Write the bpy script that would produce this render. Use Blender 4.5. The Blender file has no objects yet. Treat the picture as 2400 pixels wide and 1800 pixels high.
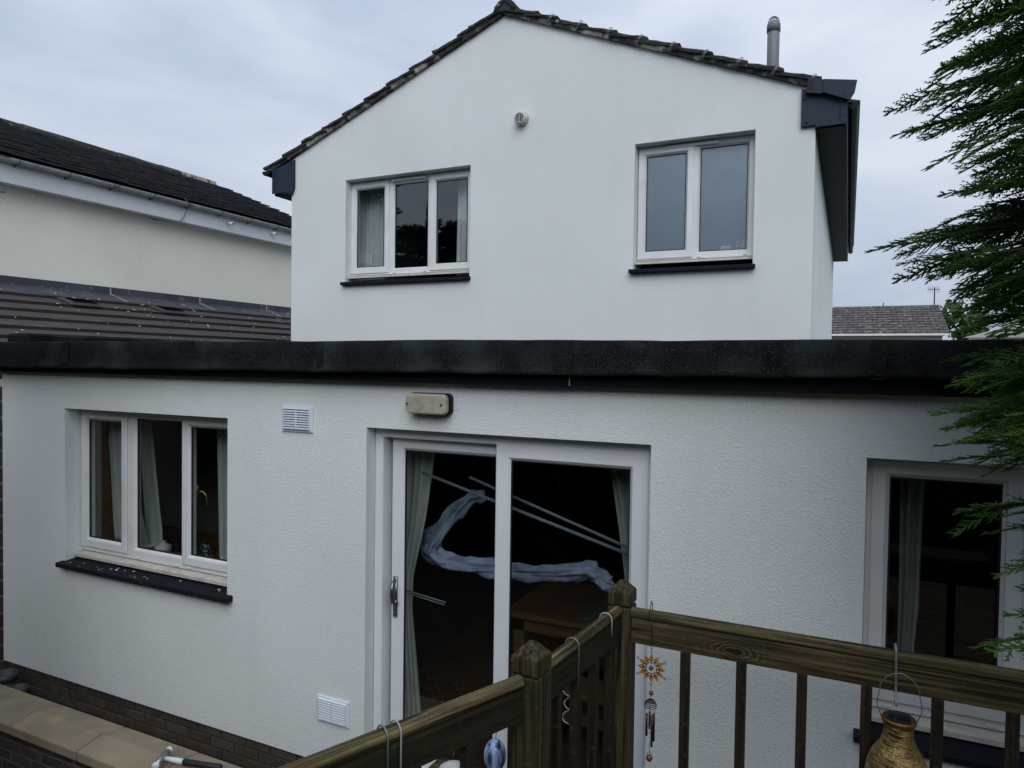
import bpy, math, random
import numpy as np
from mathutils import Matrix, Vector, noise as mnoise
R_ = math.radians
random.seed(7)
S = bpy.context.scene
COL = S.collection

# ------------------------------------------------------------------ camera
cam_d = bpy.data.cameras.new('camera'); cam = bpy.data.objects.new('camera', cam_d); COL.objects.link(cam)
cam_d.sensor_width = 36.0; cam_d.lens = 36.0 * 1655.58 / 2400.0
cam_d.clip_start = 0.05; cam_d.clip_end = 2000
yaw, pitch, roll = R_(25.422), R_(-1.510), R_(0.798)
fw = Vector((-math.sin(yaw)*math.cos(pitch), math.cos(yaw)*math.cos(pitch), math.sin(pitch)))
rt = Vector((math.cos(yaw), math.sin(yaw), 0)); up = rt.cross(fw)
cx = math.cos(roll)*rt + math.sin(roll)*up; cy = -math.sin(roll)*rt + math.cos(roll)*up
cam.matrix_world = Matrix(((cx.x, cy.x, -fw.x, 0), (cx.y, cy.y, -fw.y, 0), (cx.z, cy.z, -fw.z, 0), (0, 0, 0, 1)))
S.camera = cam
S.render.resolution_x = 1024; S.render.resolution_y = 768

# ------------------------------------------------------------------ sky and light
SUN_EL, SUN_AZ = R_(41), R_(156)          # azimuth clockwise from +Y: behind the camera, to the right
W = bpy.data.worlds.new('World'); S.world = W; W.use_nodes = True
nt = W.node_tree; nt.nodes.clear()
def nn(t, typ, **k):
    n = t.nodes.new(typ)
    for a, b in k.items(): setattr(n, a, b)
    return n
sky = nn(nt, 'ShaderNodeTexSky', sky_type='NISHITA', sun_disc=False, sun_elevation=SUN_EL, sun_rotation=SUN_AZ, air_density=1.0, dust_density=2.0, ozone_density=1.5)
tc = nn(nt, 'ShaderNodeTexCoord')
mp = nn(nt, 'ShaderNodeMapping'); mp.inputs['Scale'].default_value = (1.0, 1.0, 3.2); mp.inputs['Location'].default_value = (3.1, 1.7, 0.4)
ns = nn(nt, 'ShaderNodeTexNoise'); ns.inputs['Scale'].default_value = 2.1; ns.inputs['Detail'].default_value = 5; ns.inputs['Roughness'].default_value = 0.5; ns.inputs['Distortion'].default_value = 0.4
rp = nn(nt, 'ShaderNodeValToRGB')
rp.color_ramp.elements[0].position = 0.30; rp.color_ramp.elements[0].color = (0.41, 0.50, 0.66, 1)
rp.color_ramp.elements[1].position = 0.68; rp.color_ramp.elements[1].color = (0.74, 0.81, 0.91, 1)
sx = nn(nt, 'ShaderNodeSeparateXYZ')
gr = nn(nt, 'ShaderNodeMapRange'); gr.inputs[1].default_value = 0.0; gr.inputs[2].default_value = 1.0; gr.inputs[3].default_value = 0.80; gr.inputs[4].default_value = 1.20
ml = nn(nt, 'ShaderNodeVectorMath', operation='SCALE'); sc10 = nn(nt, 'ShaderNodeVectorMath', operation='SCALE'); sc10.inputs['Scale'].default_value = 10.0
mx = nn(nt, 'ShaderNodeMix', data_type='RGBA'); mx.inputs['Factor'].default_value = 0.93
bg = nn(nt, 'ShaderNodeBackground'); bg.inputs['Strength'].default_value = 0.1
wo = nn(nt, 'ShaderNodeOutputWorld')
L = nt.links.new
L(tc.outputs['Generated'], mp.inputs['Vector']); L(mp.outputs[0], ns.inputs['Vector']); L(ns.outputs['Fac'], rp.inputs['Fac'])
L(tc.outputs['Generated'], sx.inputs[0]); L(sx.outputs['Z'], gr.inputs[0])
L(rp.outputs['Color'], ml.inputs[0]); L(gr.outputs[0], ml.inputs['Scale']); L(ml.outputs[0], sc10.inputs[0])
L(sky.outputs[0], mx.inputs['A']); L(sc10.outputs[0], mx.inputs['B']); L(mx.outputs['Result'], bg.inputs['Color']); L(bg.outputs[0], wo.inputs[0])

sun_d = bpy.data.lights.new('sun', 'SUN'); sun_d.energy = 1.5; sun_d.angle = R_(50); sun_d.color = (0.985, 0.99, 1.0)
sun = bpy.data.objects.new('sun', sun_d); COL.objects.link(sun)
sdir = Vector((math.sin(SUN_AZ)*math.cos(SUN_EL), math.cos(SUN_AZ)*math.cos(SUN_EL), math.sin(SUN_EL)))
sun.rotation_euler = sdir.to_track_quat('Z', 'Y').to_euler(); sun.location = (4, -6, 12)
S.view_settings.view_transform = 'Standard'; S.view_settings.look = 'None'; S.view_settings.gamma = 1; S.view_settings.exposure = 0.14
S.view_settings.use_curve_mapping = False

# ------------------------------------------------------------------ materials
def pmat(name, c1, c2=None, rough=0.7, metal=0.0, nscale=4.0, stretch=(1, 1, 1), lo=0.35, hi=0.65, bump=0.0, bscale=60.0, bdist=0.004, bstretch=(1, 1, 1), spec=0.5, detail=6, c3=None, n3=1.2, lo3=0.5, hi3=0.7, trans=0.0):
    m = bpy.data.materials.new(name); m.use_nodes = True; t = m.node_tree; l = t.links.new
    b = t.nodes['Principled BSDF']; b.inputs['Roughness'].default_value = rough; b.inputs['Metallic'].default_value = metal
    b.inputs['Specular IOR Level'].default_value = spec
    co = nn(t, 'ShaderNodeTexCoord')
    if c2 is None: c2 = tuple(x*0.85 for x in c1)
    a = nn(t, 'ShaderNodeMapping'); a.inputs['Scale'].default_value = stretch; l(co.outputs['Object'], a.inputs[0])
    oi = nn(t, 'ShaderNodeObjectInfo'); of = nn(t, 'ShaderNodeVectorMath', operation='SCALE'); of.inputs[0].default_value = (7.3, 3.1, 5.7); l(oi.outputs['Random'], of.inputs['Scale'])
    ad = nn(t, 'ShaderNodeVectorMath', operation='ADD'); l(a.outputs[0], ad.inputs[0]); l(of.outputs[0], ad.inputs[1])
    n = nn(t, 'ShaderNodeTexNoise'); n.inputs['Scale'].default_value = nscale; n.inputs['Detail'].default_value = detail; l(ad.outputs[0], n.inputs['Vector'])
    r = nn(t, 'ShaderNodeValToRGB'); r.color_ramp.elements[0].position = lo; r.color_ramp.elements[1].position = hi
    r.color_ramp.elements[0].color = (*c1, 1); r.color_ramp.elements[1].color = (*c2, 1); l(n.outputs['Fac'], r.inputs[0])
    out = r.outputs[0]
    if c3 is not None:
        n3n = nn(t, 'ShaderNodeTexNoise'); n3n.inputs['Scale'].default_value = n3; n3n.inputs['Detail'].default_value = 5
        a3 = nn(t, 'ShaderNodeVectorMath', operation='ADD'); l(co.outputs['Object'], a3.inputs[0]); l(of.outputs[0], a3.inputs[1]); l(a3.outputs[0], n3n.inputs['Vector'])
        mr = nn(t, 'ShaderNodeMapRange'); mr.inputs[1].default_value = lo3; mr.inputs[2].default_value = hi3; l(n3n.outputs['Fac'], mr.inputs[0])
        mm = nn(t, 'ShaderNodeMix', data_type='RGBA'); l(mr.outputs[0], mm.inputs['Factor']); l(out, mm.inputs['A']); mm.inputs['B'].default_value = (*c3, 1); out = mm.outputs['Result']
    l(out, b.inputs['Base Color'])
    if bump:
        bm = nn(t, 'ShaderNodeMapping'); bm.inputs['Scale'].default_value = bstretch; l(co.outputs['Object'], bm.inputs[0])
        bn = nn(t, 'ShaderNodeTexNoise'); bn.inputs['Scale'].default_value = bscale; bn.inputs['Detail'].default_value = 3; l(bm.outputs[0], bn.inputs['Vector'])
        bp = nn(t, 'ShaderNodeBump'); bp.inputs['Strength'].default_value = bump; bp.inputs['Distance'].default_value = bdist; l(bn.outputs['Fac'], bp.inputs['Height']); l(bp.outputs[0], b.inputs['Normal'])
    m['n'] = name
    return m

def glass_mat(name, f0=0.07, tint=(0.86, 0.88, 0.88)):
    m = bpy.data.materials.new(name); m.use_nodes = True; t = m.node_tree; t.nodes.clear(); l = t.links.new
    g = nn(t, 'ShaderNodeNewGeometry'); d = nn(t, 'ShaderNodeVectorMath', operation='DOT_PRODUCT'); l(g.outputs['Incoming'], d.inputs[0]); l(g.outputs['Normal'], d.inputs[1])
    ab = nn(t, 'ShaderNodeMath', operation='ABSOLUTE'); l(d.outputs['Value'], ab.inputs[0])
    om = nn(t, 'ShaderNodeMath', operation='SUBTRACT'); om.inputs[0].default_value = 1.0; l(ab.outputs[0], om.inputs[1])
    pw = nn(t, 'ShaderNodeMath', operation='POWER'); l(om.outputs[0], pw.inputs[0]); pw.inputs[1].default_value = 5
    ma = nn(t, 'ShaderNodeMath', operation='MULTIPLY_ADD'); l(pw.outputs[0], ma.inputs[0]); ma.inputs[1].default_value = 1-f0; ma.inputs[2].default_value = f0
    tr = nn(t, 'ShaderNodeBsdfTransparent'); tr.inputs[0].default_value = (*tint, 1)
    gl = nn(t, 'ShaderNodeBsdfGlossy'); gl.inputs['Roughness'].default_value = 0.0; gl.inputs['Color'].default_value = (0.95, 0.98, 1, 1)
    mi = nn(t, 'ShaderNodeMixShader'); l(ma.outputs[0], mi.inputs[0]); l(tr.outputs[0], mi.inputs[1]); l(gl.outputs[0], mi.inputs[2])
    o = nn(t, 'ShaderNodeOutputMaterial'); l(mi.outputs[0], o.inputs[0])
    return m

def frosted_mat(name):
    m = bpy.data.materials.new(name); m.use_nodes = True; t = m.node_tree; t.nodes.clear(); l = t.links.new
    co = nn(t, 'ShaderNodeTexCoord')
    n = nn(t, 'ShaderNodeTexNoise'); n.inputs['Scale'].default_value = 9; n.inputs['Distortion'].default_value = 3.0; n.inputs['Detail'].default_value = 1.0; l(co.outputs['Object'], n.inputs['Vector'])
    v = nn(t, 'ShaderNodeTexVoronoi', feature='DISTANCE_TO_EDGE'); v.inputs['Scale'].default_value = 55
    ad = nn(t, 'ShaderNodeVectorMath', operation='ADD'); l(co.outputs['Object'], ad.inputs[0]); l(n.outputs['Color'], ad.inputs[1]); l(ad.outputs[0], v.inputs['Vector'])
    bp = nn(t, 'ShaderNodeBump'); bp.inputs['Strength'].default_value = 0.35; bp.inputs['Distance'].default_value = 0.003; l(v.outputs['Distance'], bp.inputs['Height'])
    gl = nn(t, 'ShaderNodeBsdfGlossy'); gl.inputs['Roughness'].default_value = 0.28; l(bp.outputs[0], gl.inputs['Normal']); gl.inputs['Color'].default_value = (0.78, 0.9, 1, 1)
    df = nn(t, 'ShaderNodeBsdfDiffuse'); l(bp.outputs[0], df.inputs['Normal'])
    cr = nn(t, 'ShaderNodeValToRGB'); cr.color_ramp.elements[0].position = 0.04; cr.color_ramp.elements[1].position = 0.22; cr.color_ramp.elements[0].color = (0.10, 0.14, 0.20, 1); cr.color_ramp.elements[1].color = (0.20, 0.265, 0.35, 1); l(v.outputs['Distance'], cr.inputs[0]); l(cr.outputs[0], df.inputs[0])
    tr = nn(t, 'ShaderNodeBsdfTransparent'); tr.inputs[0].default_value = (0.85, 0.9, 0.92, 1)
    m1 = nn(t, 'ShaderNodeMixShader'); m1.inputs[0].default_value = 0.20; l(tr.outputs[0], m1.inputs[1]); l(df.outputs[0], m1.inputs[2])
    m2 = nn(t, 'ShaderNodeMixShader'); m2.inputs[0].default_value = 0.14; l(m1.outputs[0], m2.inputs[1]); l(gl.outputs[0], m2.inputs[2])
    o = nn(t, 'ShaderNodeOutputMaterial'); l(m2.outputs[0], o.inputs[0])
    return m

def wood_mat(name, axis, dark, light, green, knot=None, gfac=0.55, weather=(0.16, 0.14, 0.10)):
    """weathered softwood; grain runs along the local axis; algae and pale weathering; optional knot at a local point"""
    m = bpy.data.materials.new(name); m.use_nodes = True; t = m.node_tree; l = t.links.new
    b = t.nodes['Principled BSDF']; b.inputs['Roughness'].default_value = 0.75; b.inputs['Specular IOR Level'].default_value = 0.25
    co = nn(t, 'ShaderNodeTexCoord'); src = co.outputs['Object']
    oi = nn(t, 'ShaderNodeObjectInfo'); of = nn(t, 'ShaderNodeVectorMath', operation='SCALE'); of.inputs[0].default_value = (3.3, 9.1, 4.7); l(oi.outputs['Random'], of.inputs['Scale'])
    st = [75, 75, 75]; st[axis] = 2.2
    a = nn(t, 'ShaderNodeMapping'); a.inputs['Scale'].default_value = st; l(src, a.inputs[0])
    ad = nn(t, 'ShaderNodeVectorMath', operation='ADD'); l(a.outputs[0], ad.inputs[0]); l(of.outputs[0], ad.inputs[1]); vec = ad.outputs[0]
    n = nn(t, 'ShaderNodeTexNoise'); n.inputs['Scale'].default_value = 1.0; n.inputs['Detail'].default_value = 5; n.inputs['Distortion'].default_value = 0.6; l(vec, n.inputs['Vector'])
    fac = n.outputs['Fac']
    dk = None
    if knot is not None:
        km = nn(t, 'ShaderNodeMapping'); km.inputs['Location'].default_value = [-k for k in knot]; l(src, km.inputs[0])
        ks = nn(t, 'ShaderNodeVectorMath', operation='MULTIPLY'); ks.inputs[1].default_value = (0.55, 1.0, 1.25); l(km.outputs[0], ks.inputs[0])
        kn = nn(t, 'ShaderNodeTexNoise'); kn.inputs['Scale'].default_value = 22; l(src, kn.inputs['Vector'])
        kd = nn(t, 'ShaderNodeVectorMath', operation='SCALE'); kd.inputs['Scale'].default_value = 0.030; l(kn.outputs['Color'], kd.inputs[0])
        ka = nn(t, 'ShaderNodeVectorMath', operation='ADD'); l(ks.outputs[0], ka.inputs[0]); l(kd.outputs[0], ka.inputs[1])
        kb = nn(t, 'ShaderNodeVectorMath', operation='SUBTRACT'); l(ka.outputs[0], kb.inputs[0]); kb.inputs[1].default_value = (0.015, 0.015, 0.015)
        ln = nn(t, 'ShaderNodeVectorMath', operation='LENGTH'); l(kb.outputs[0], ln.inputs[0])
        rg = nn(t, 'ShaderNodeMath', operation='MULTIPLY'); l(ln.outputs['Value'], rg.inputs[0]); rg.inputs[1].default_value = 430
        rs = nn(t, 'ShaderNodeMath', operation='SINE'); l(rg.outputs[0], rs.inputs[0])
        r2 = nn(t, 'ShaderNodeMapRange'); r2.inputs[1].default_value = -1; r2.inputs[2].default_value = 1; r2.inputs[3].default_value = 0.3; r2.inputs[4].default_value = 0.72; l(rs.outputs[0], r2.inputs[0])
        near = nn(t, 'ShaderNodeMapRange'); near.inputs[1].default_value = 0.03; near.inputs[2].default_value = 0.075; near.inputs[3].default_value = 0.5; near.inputs[4].default_value = 0.0; l(ln.outputs['Value'], near.inputs[0])
        mm = nn(t, 'ShaderNodeMix', data_type='FLOAT'); l(near.outputs[0], mm.inputs[0]); l(fac, mm.inputs[2]); l(r2.outputs[0], mm.inputs[3]); fac = mm.outputs[0]
        dk = nn(t, 'ShaderNodeMapRange'); dk.inputs[1].default_value = 0.010; dk.inputs[2].default_value = 0.020; dk.inputs[3].default_value = 0.9; dk.inputs[4].default_value = 0.0; l(ln.outputs['Value'], dk.inputs[0])
    r = nn(t, 'ShaderNodeValToRGB'); r.color_ramp.elements[0].position = 0.38; r.color_ramp.elements[1].position = 0.70
    r.color_ramp.elements[0].color = (*dark, 1); r.color_ramp.elements[1].color = (*light, 1); l(fac, r.inputs[0])
    g = nn(t, 'ShaderNodeTexNoise'); g.inputs['Scale'].default_value = 5; g.inputs['Detail'].default_value = 4
    a2 = nn(t, 'ShaderNodeVectorMath', operation='ADD'); l(src, a2.inputs[0]); l(of.outputs[0], a2.inputs[1]); l(a2.outputs[0], g.inputs['Vector'])
    gm = nn(t, 'ShaderNodeMapRange'); gm.inputs[1].default_value = 0.42; gm.inputs[2].default_value = 0.66; gm.inputs[4].default_value = gfac; l(g.outputs['Fac'], gm.inputs[0])
    mg = nn(t, 'ShaderNodeMix', data_type='RGBA'); l(gm.outputs[0], mg.inputs['Factor']); l(r.outputs[0], mg.inputs['A']); mg.inputs['B'].default_value = (*green, 1)
    # pale lichen flecks on upward-worn grain
    f = nn(t, 'ShaderNodeTexNoise'); f.inputs['Scale'].default_value = 42; f.inputs['Detail'].default_value = 3; l(a2.outputs[0], f.inputs['Vector'])
    fm = nn(t, 'ShaderNodeMapRange'); fm.inputs[1].default_value = 0.60; fm.inputs[2].default_value = 0.78; fm.inputs[4].default_value = 0.30; l(f.outputs['Fac'], fm.inputs[0])
    mf = nn(t, 'ShaderNodeMix', data_type='RGBA'); l(fm.outputs[0], mf.inputs['Factor']); l(mg.outputs['Result'], mf.inputs['A']); mf.inputs['B'].default_value = (*weather, 1)
    out = mf.outputs['Result']
    if dk is not None:
        mk = nn(t, 'ShaderNodeMix', data_type='RGBA'); l(dk.outputs[0], mk.inputs['Factor']); l(out, mk.inputs['A']); mk.inputs['B'].default_value = (0.006, 0.004, 0.003, 1); out = mk.outputs['Result']
    l(out, b.inputs['Base Color'])
    bp = nn(t, 'ShaderNodeBump'); bp.inputs['Strength'].default_value = 0.5; bp.inputs['Distance'].default_value = 0.002; l(fac, bp.inputs['Height']); l(bp.outputs[0], b.inputs['Normal'])
    return m

def stucco_mat(name, base, grain=150.0, dist=0.0035, strength=0.55, base2=None, shade_dirt=(0.30, 0.33, 0.31)):
    m = bpy.data.materials.new(name); m.use_nodes = True; t = m.node_tree; l = t.links.new
    b = t.nodes['Principled BSDF']; b.inputs['Roughness'].default_value = 0.92; b.inputs['Specular IOR Level'].default_value = 0.15
    co = nn(t, 'ShaderNodeTexCoord'); src = co.outputs['Object']
    n = nn(t, 'ShaderNodeTexNoise'); n.inputs['Scale'].default_value = 1.1; n.inputs['Detail'].default_value = 6; l(src, n.inputs['Vector'])
    r = nn(t, 'ShaderNodeValToRGB'); r.color_ramp.elements[0].position = 0.3; r.color_ramp.elements[1].position = 0.7
    r.color_ramp.elements[0].color = (*base, 1); r.color_ramp.elements[1].color = (*(base2 or tuple(x*0.93 for x in base)), 1); l(n.outputs['Fac'], r.inputs[0])
    g = nn(t, 'ShaderNodeTexNoise'); g.inputs['Scale'].default_value = grain; g.inputs['Detail'].default_value = 1.5; g.inputs['Roughness'].default_value = 0.6; g.inputs['Distortion'].default_value = 1.2; l(src, g.inputs['Vector'])
    v = nn(t, 'ShaderNodeTexVoronoi', feature='SMOOTH_F1'); v.inputs['Scale'].default_value = grain*0.8; l(src, v.inputs['Vector'])
    h = nn(t, 'ShaderNodeMath', operation='ADD'); l(g.outputs['Fac'], h.inputs[0]); l(v.outputs['Distance'], h.inputs[1])
    # fine pits tinted darker, painting their shade into the colour
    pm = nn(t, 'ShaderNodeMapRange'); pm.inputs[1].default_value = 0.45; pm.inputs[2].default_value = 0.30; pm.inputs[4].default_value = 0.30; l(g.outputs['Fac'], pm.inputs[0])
    mc = nn(t, 'ShaderNodeMix', data_type='RGBA'); l(pm.outputs[0], mc.inputs['Factor']); l(r.outputs[0], mc.inputs['A']); mc.inputs['B'].default_value = (*shade_dirt, 1)
    # faint vertical weather streaks
    sm = nn(t, 'ShaderNodeMapping'); sm.inputs['Scale'].default_value = (7, 7, 0.35); l(src, sm.inputs[0])
    sn = nn(t, 'ShaderNodeTexNoise'); sn.inputs['Scale'].default_value = 1; sn.inputs['Detail'].default_value = 4; l(sm.outputs[0], sn.inputs['Vector'])
    sr = nn(t, 'ShaderNodeMapRange'); sr.inputs[1].default_value = 0.55; sr.inputs[2].default_value = 0.8; sr.inputs[4].default_value = 0.05; l(sn.outputs['Fac'], sr.inputs[0])
    ms = nn(t, 'ShaderNodeMix', data_type='RGBA'); l(sr.outputs[0], ms.inputs['Factor']); l(mc.outputs['Result'], ms.inputs['A']); ms.inputs['B'].default_value = (*shade_dirt, 1)
    l(ms.outputs['Result'], b.inputs['Base Color'])
    bp = nn(t, 'ShaderNodeBump'); bp.inputs['Strength'].default_value = strength; bp.inputs['Distance'].default_value = dist; l(h.outputs[0], bp.inputs['Height']); l(bp.outputs[0], b.inputs['Normal'])
    return m

def felt_mat(name):
    m = pmat(name, (0.003, 0.004, 0.0045), (0.008, 0.010, 0.010), spec=0.15, rough=0.95, nscale=5, c3=(0.026, 0.032, 0.032), n3=3.0, lo3=0.50, hi3=0.75, bump=0.5, bscale=260, bdist=0.003)
    t = m.node_tree; l = t.links.new; b = t.nodes['Principled BSDF']
    co = nn(t, 'ShaderNodeTexCoord'); v = nn(t, 'ShaderNodeTexNoise'); v.inputs['Scale'].default_value = 190; v.inputs['Detail'].default_value = 1; l(co.outputs['Object'], v.inputs['Vector'])
    mr = nn(t, 'ShaderNodeMapRange'); mr.inputs[1].default_value = 0.58; mr.inputs[2].default_value = 0.74; mr.inputs[4].default_value = 0.6; l(v.outputs['Fac'], mr.inputs[0])
    old = b.inputs['Base Color'].links[0].from_socket
    mm = nn(t, 'ShaderNodeMix', data_type='RGBA'); l(mr.outputs[0], mm.inputs['Factor']); l(old, mm.inputs['A']); mm.inputs['B'].default_value = (0.075, 0.088, 0.085, 1); l(mm.outputs['Result'], b.inputs['Base Color'])
    return m

def leaf_mat(name, c1, c2, c3, trans=0.25):
    m = pmat(name, c1, c2, rough=0.6, nscale=1.6, c3=c3, n3=7, lo3=0.5, hi3=0.72, spec=0.25)
    t = m.node_tree; l = t.links.new; b = t.nodes['Principled BSDF']; o = t.nodes['Material Output']
    tl = nn(t, 'ShaderNodeBsdfTranslucent'); mi = nn(t, 'ShaderNodeMixShader'); mi.inputs[0].default_value = trans
    l(b.inputs['Base Color'].links[0].from_socket, tl.inputs[0]); l(b.outputs[0], mi.inputs[1]); l(tl.outputs[0], mi.inputs[2]); l(mi.outputs[0], o.inputs[0])
    return m

M = {}
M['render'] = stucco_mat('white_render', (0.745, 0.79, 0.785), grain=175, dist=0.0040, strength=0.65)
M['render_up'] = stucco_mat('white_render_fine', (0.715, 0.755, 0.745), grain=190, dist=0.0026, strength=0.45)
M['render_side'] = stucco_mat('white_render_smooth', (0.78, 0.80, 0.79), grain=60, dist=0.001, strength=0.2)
M['cream'] = stucco_mat('cream_render', (0.84, 0.815, 0.70), grain=90, dist=0.001, strength=0.25, base2=(0.77, 0.755, 0.665), shade_dirt=(0.34, 0.34, 0.30))
M['upvc'] = pmat('white_upvc', (0.72, 0.74, 0.745), (0.66, 0.68, 0.685), rough=0.35, nscale=3, c3=(0.55, 0.545, 0.50), n3=2.5, lo3=0.55, hi3=0.8)
M['upvc_old'] = pmat('aged_cream_upvc', (0.60, 0.58, 0.52), (0.52, 0.49, 0.42), rough=0.45, nscale=14, stretch=(1, 1, 3), c3=(0.38, 0.34, 0.27), n3=10, lo3=0.52, hi3=0.75)
M['door_white'] = pmat('door_upvc', (0.70, 0.735, 0.755), (0.66, 0.695, 0.715), rough=0.3, nscale=2)
M['gasket'] = pmat('black_gasket', (0.012, 0.012, 0.013), rough=0.6)
M['glass'] = glass_mat('window_glass', 0.045)
M['glass_up'] = glass_mat('upper_window_glass', 0.072)
M['frost'] = frosted_mat('patterned_glass')
M['slate'] = pmat('slate_sill', (0.004, 0.005, 0.010), (0.010, 0.011, 0.019), spec=0.2, rough=0.75, nscale=9, bump=0.3, bscale=220, c3=(0.10, 0.10, 0.11), n3=38, lo3=0.70, hi3=0.73)
M['navy'] = pmat('anthracite_sheet', (0.015, 0.024, 0.042), (0.019, 0.029, 0.049), rough=0.55, nscale=3, spec=0.25)
M['soffit'] = pmat('anthracite_soffit', (0.016, 0.020, 0.027), (0.010, 0.013, 0.018), spec=0.12, rough=0.6, nscale=2, stretch=(1, 0.4, 1))
M['gutter_black'] = pmat('black_gutter', (0.005, 0.006, 0.009), rough=0.5, spec=0.2)
M['felt'] = felt_mat('roofing_felt')
M['fascia'] = pmat('dark_fascia', (0.003, 0.004, 0.008), (0.004, 0.006, 0.010), rough=0.55, spec=0.15)
M['tile_dark'] = pmat('mossy_concrete_tile', (0.012, 0.012, 0.012), (0.034, 0.031, 0.028), rough=0.95, nscale=9, bump=0.9, bscale=55, bdist=0.010, c3=(0.22, 0.22, 0.20), n3=16, lo3=0.63, hi3=0.70)
M['mortar'] = pmat('verge_mortar', (0.20, 0.19, 0.165), (0.36, 0.335, 0.285), rough=0.95, nscale=10, bump=0.9, bscale=40, bdist=0.01, c3=(0.03, 0.03, 0.028), n3=7, lo3=0.5, hi3=0.62)
M['mortar_dark'] = pmat('weathered_mortar', (0.024, 0.023, 0.022), (0.05, 0.047, 0.043), rough=0.95, nscale=10, bump=0.9, bscale=40, bdist=0.01, c3=(0.17, 0.165, 0.15), n3=9, lo3=0.58, hi3=0.68)
M['tile_nb'] = pmat('slate_grey_tile', (0.030, 0.030, 0.037), (0.058, 0.055, 0.060), rough=0.9, nscale=5, c3=(0.11, 0.105, 0.10), n3=8, lo3=0.58, hi3=0.78, bump=0.6, bscale=45, bdist=0.01)
M['tile_brown'] = pmat('brown_flat_tile', (0.036, 0.030, 0.029), (0.050, 0.043, 0.041), rough=0.85, nscale=4, c3=(0.085, 0.078, 0.075), n3=6, lo3=0.6, hi3=0.8)
M['tile_far'] = pmat('far_brown_tile', (0.06, 0.052, 0.047), (0.11, 0.098, 0.088), rough=0.9, nscale=3, c3=(0.28, 0.26, 0.235), n3=5, lo3=0.6, hi3=0.68)
M['lead'] = pmat('lead_flashing', (0.040, 0.047, 0.062), (0.065, 0.073, 0.090), rough=0.6, nscale=3, c3=(0.17, 0.18, 0.20), n3=12, lo3=0.62, hi3=0.75, metal=0.2)
M['white_board'] = pmat('white_fascia_board', (0.68, 0.70, 0.72), (0.62, 0.64, 0.66), rough=0.5, nscale=2)
M['gutter_grey'] = pmat('grey_gutter', (0.36, 0.38, 0.40), (0.27, 0.29, 0.30), rough=0.5, nscale=8, c3=(0.10, 0.11, 0.09), n3=6, lo3=0.55, hi3=0.75)
M['bracket'] = pmat('gutter_bracket', (0.10, 0.105, 0.11), rough=0.6)
M['pipe_grey'] = pmat('grey_flue', (0.155, 0.165, 0.17), (0.135, 0.145, 0.15), rough=0.5, nscale=4)
M['brick_d'] = [pmat('plinth_brick_%d' % i, a, b, rough=0.95, nscale=12, bump=0.6, bscale=70, bdist=0.006, c3=(0.035, 0.045, 0.02), n3=8, lo3=0.5, hi3=0.75) for i, (a, b) in enumerate((((0.042, 0.032, 0.024), (0.075, 0.055, 0.042)), ((0.060, 0.038, 0.028), (0.040, 0.028, 0.022)), ((0.070, 0.060, 0.048), (0.045, 0.04, 0.032))))]
M['brick_k'] = [pmat('dark_wall_brick_%d' % i, a, b, rough=0.9, nscale=12, bump=0.5, bscale=70, bdist=0.005) for i, (a, b) in enumerate((((0.020, 0.018, 0.020), (0.042, 0.037, 0.038)), ((0.032, 0.026, 0.026), (0.055, 0.045, 0.04))))]
M['joint'] = pmat('mortar_joint', (0.15, 0.135, 0.115), (0.10, 0.09, 0.08), rough=0.95, nscale=9)
M['joint_dark'] = pmat('dirty_mortar_joint', (0.05, 0.046, 0.038), (0.03, 0.03, 0.022), rough=0.95, nscale=9)
M['coping'] = pmat('sandstone_coping', (0.27, 0.225, 0.155), (0.195, 0.165, 0.12), rough=0.9, nscale=4, bump=0.5, bscale=90, bdist=0.004, c3=(0.33, 0.25, 0.14), n3=6, lo3=0.55, hi3=0.8)
M['soil'] = pmat('soil', (0.035, 0.027, 0.020), (0.075, 0.058, 0.042), rough=1, nscale=6, bump=1, bscale=30, bdist=0.03)
M['stone'] = pmat('garden_stones', (0.12, 0.10, 0.08), (0.26, 0.23, 0.19), rough=0.95, nscale=30)
M['grass'] = pmat('lawn', (0.03, 0.05, 0.018), (0.05, 0.075, 0.025), rough=1, nscale=2)
M['paving'] = pmat('paving_slab', (0.05, 0.046, 0.042), (0.08, 0.073, 0.066), rough=0.95, nscale=5)
WD, WL, WG = (0.008, 0.0055, 0.003), (0.085, 0.060, 0.030), (0.016, 0.018, 0.006)
M['wood_x'] = wood_mat('weathered_rail', 0, WD, (0.130, 0.094, 0.040), WG, gfac=0.5)
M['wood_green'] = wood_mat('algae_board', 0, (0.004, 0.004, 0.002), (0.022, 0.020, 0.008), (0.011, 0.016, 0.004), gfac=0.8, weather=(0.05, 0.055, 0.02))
M['wood_top'] = wood_mat('worn_handrail', 0, (0.010, 0.007, 0.004), (0.20, 0.155, 0.075), (0.034, 0.034, 0.009), gfac=0.6, weather=(0.24, 0.22, 0.14))
M['wood_z'] = wood_mat('weathered_post', 2, (0.005, 0.004, 0.002), (0.090, 0.068, 0.030), (0.024, 0.029, 0.007), gfac=0.6, weather=(0.17, 0.15, 0.11))
M['wood_bal'] = wood_mat('weathered_baluster', 2, (0.006, 0.004, 0.0025), (0.034, 0.023, 0.012), (0.014, 0.014, 0.005), gfac=0.4)
M['oak'] = wood_mat('oak_furniture', 0, (0.07, 0.032, 0.010), (0.17, 0.085, 0.028), (0.12, 0.06, 0.02), gfac=0.3, weather=(0.15, 0.08, 0.03))
M['pine_leaf'] = leaf_mat('conifer_leaf', (0.052, 0.130, 0.028), (0.110, 0.235, 0.046), (0.195, 0.345, 0.075), 0.45)
M['hedge_leaf'] = leaf_mat('hedge_leaf', (0.012, 0.022, 0.010), (0.026, 0.042, 0.016), (0.036, 0.056, 0.02), 0.1)
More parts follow.
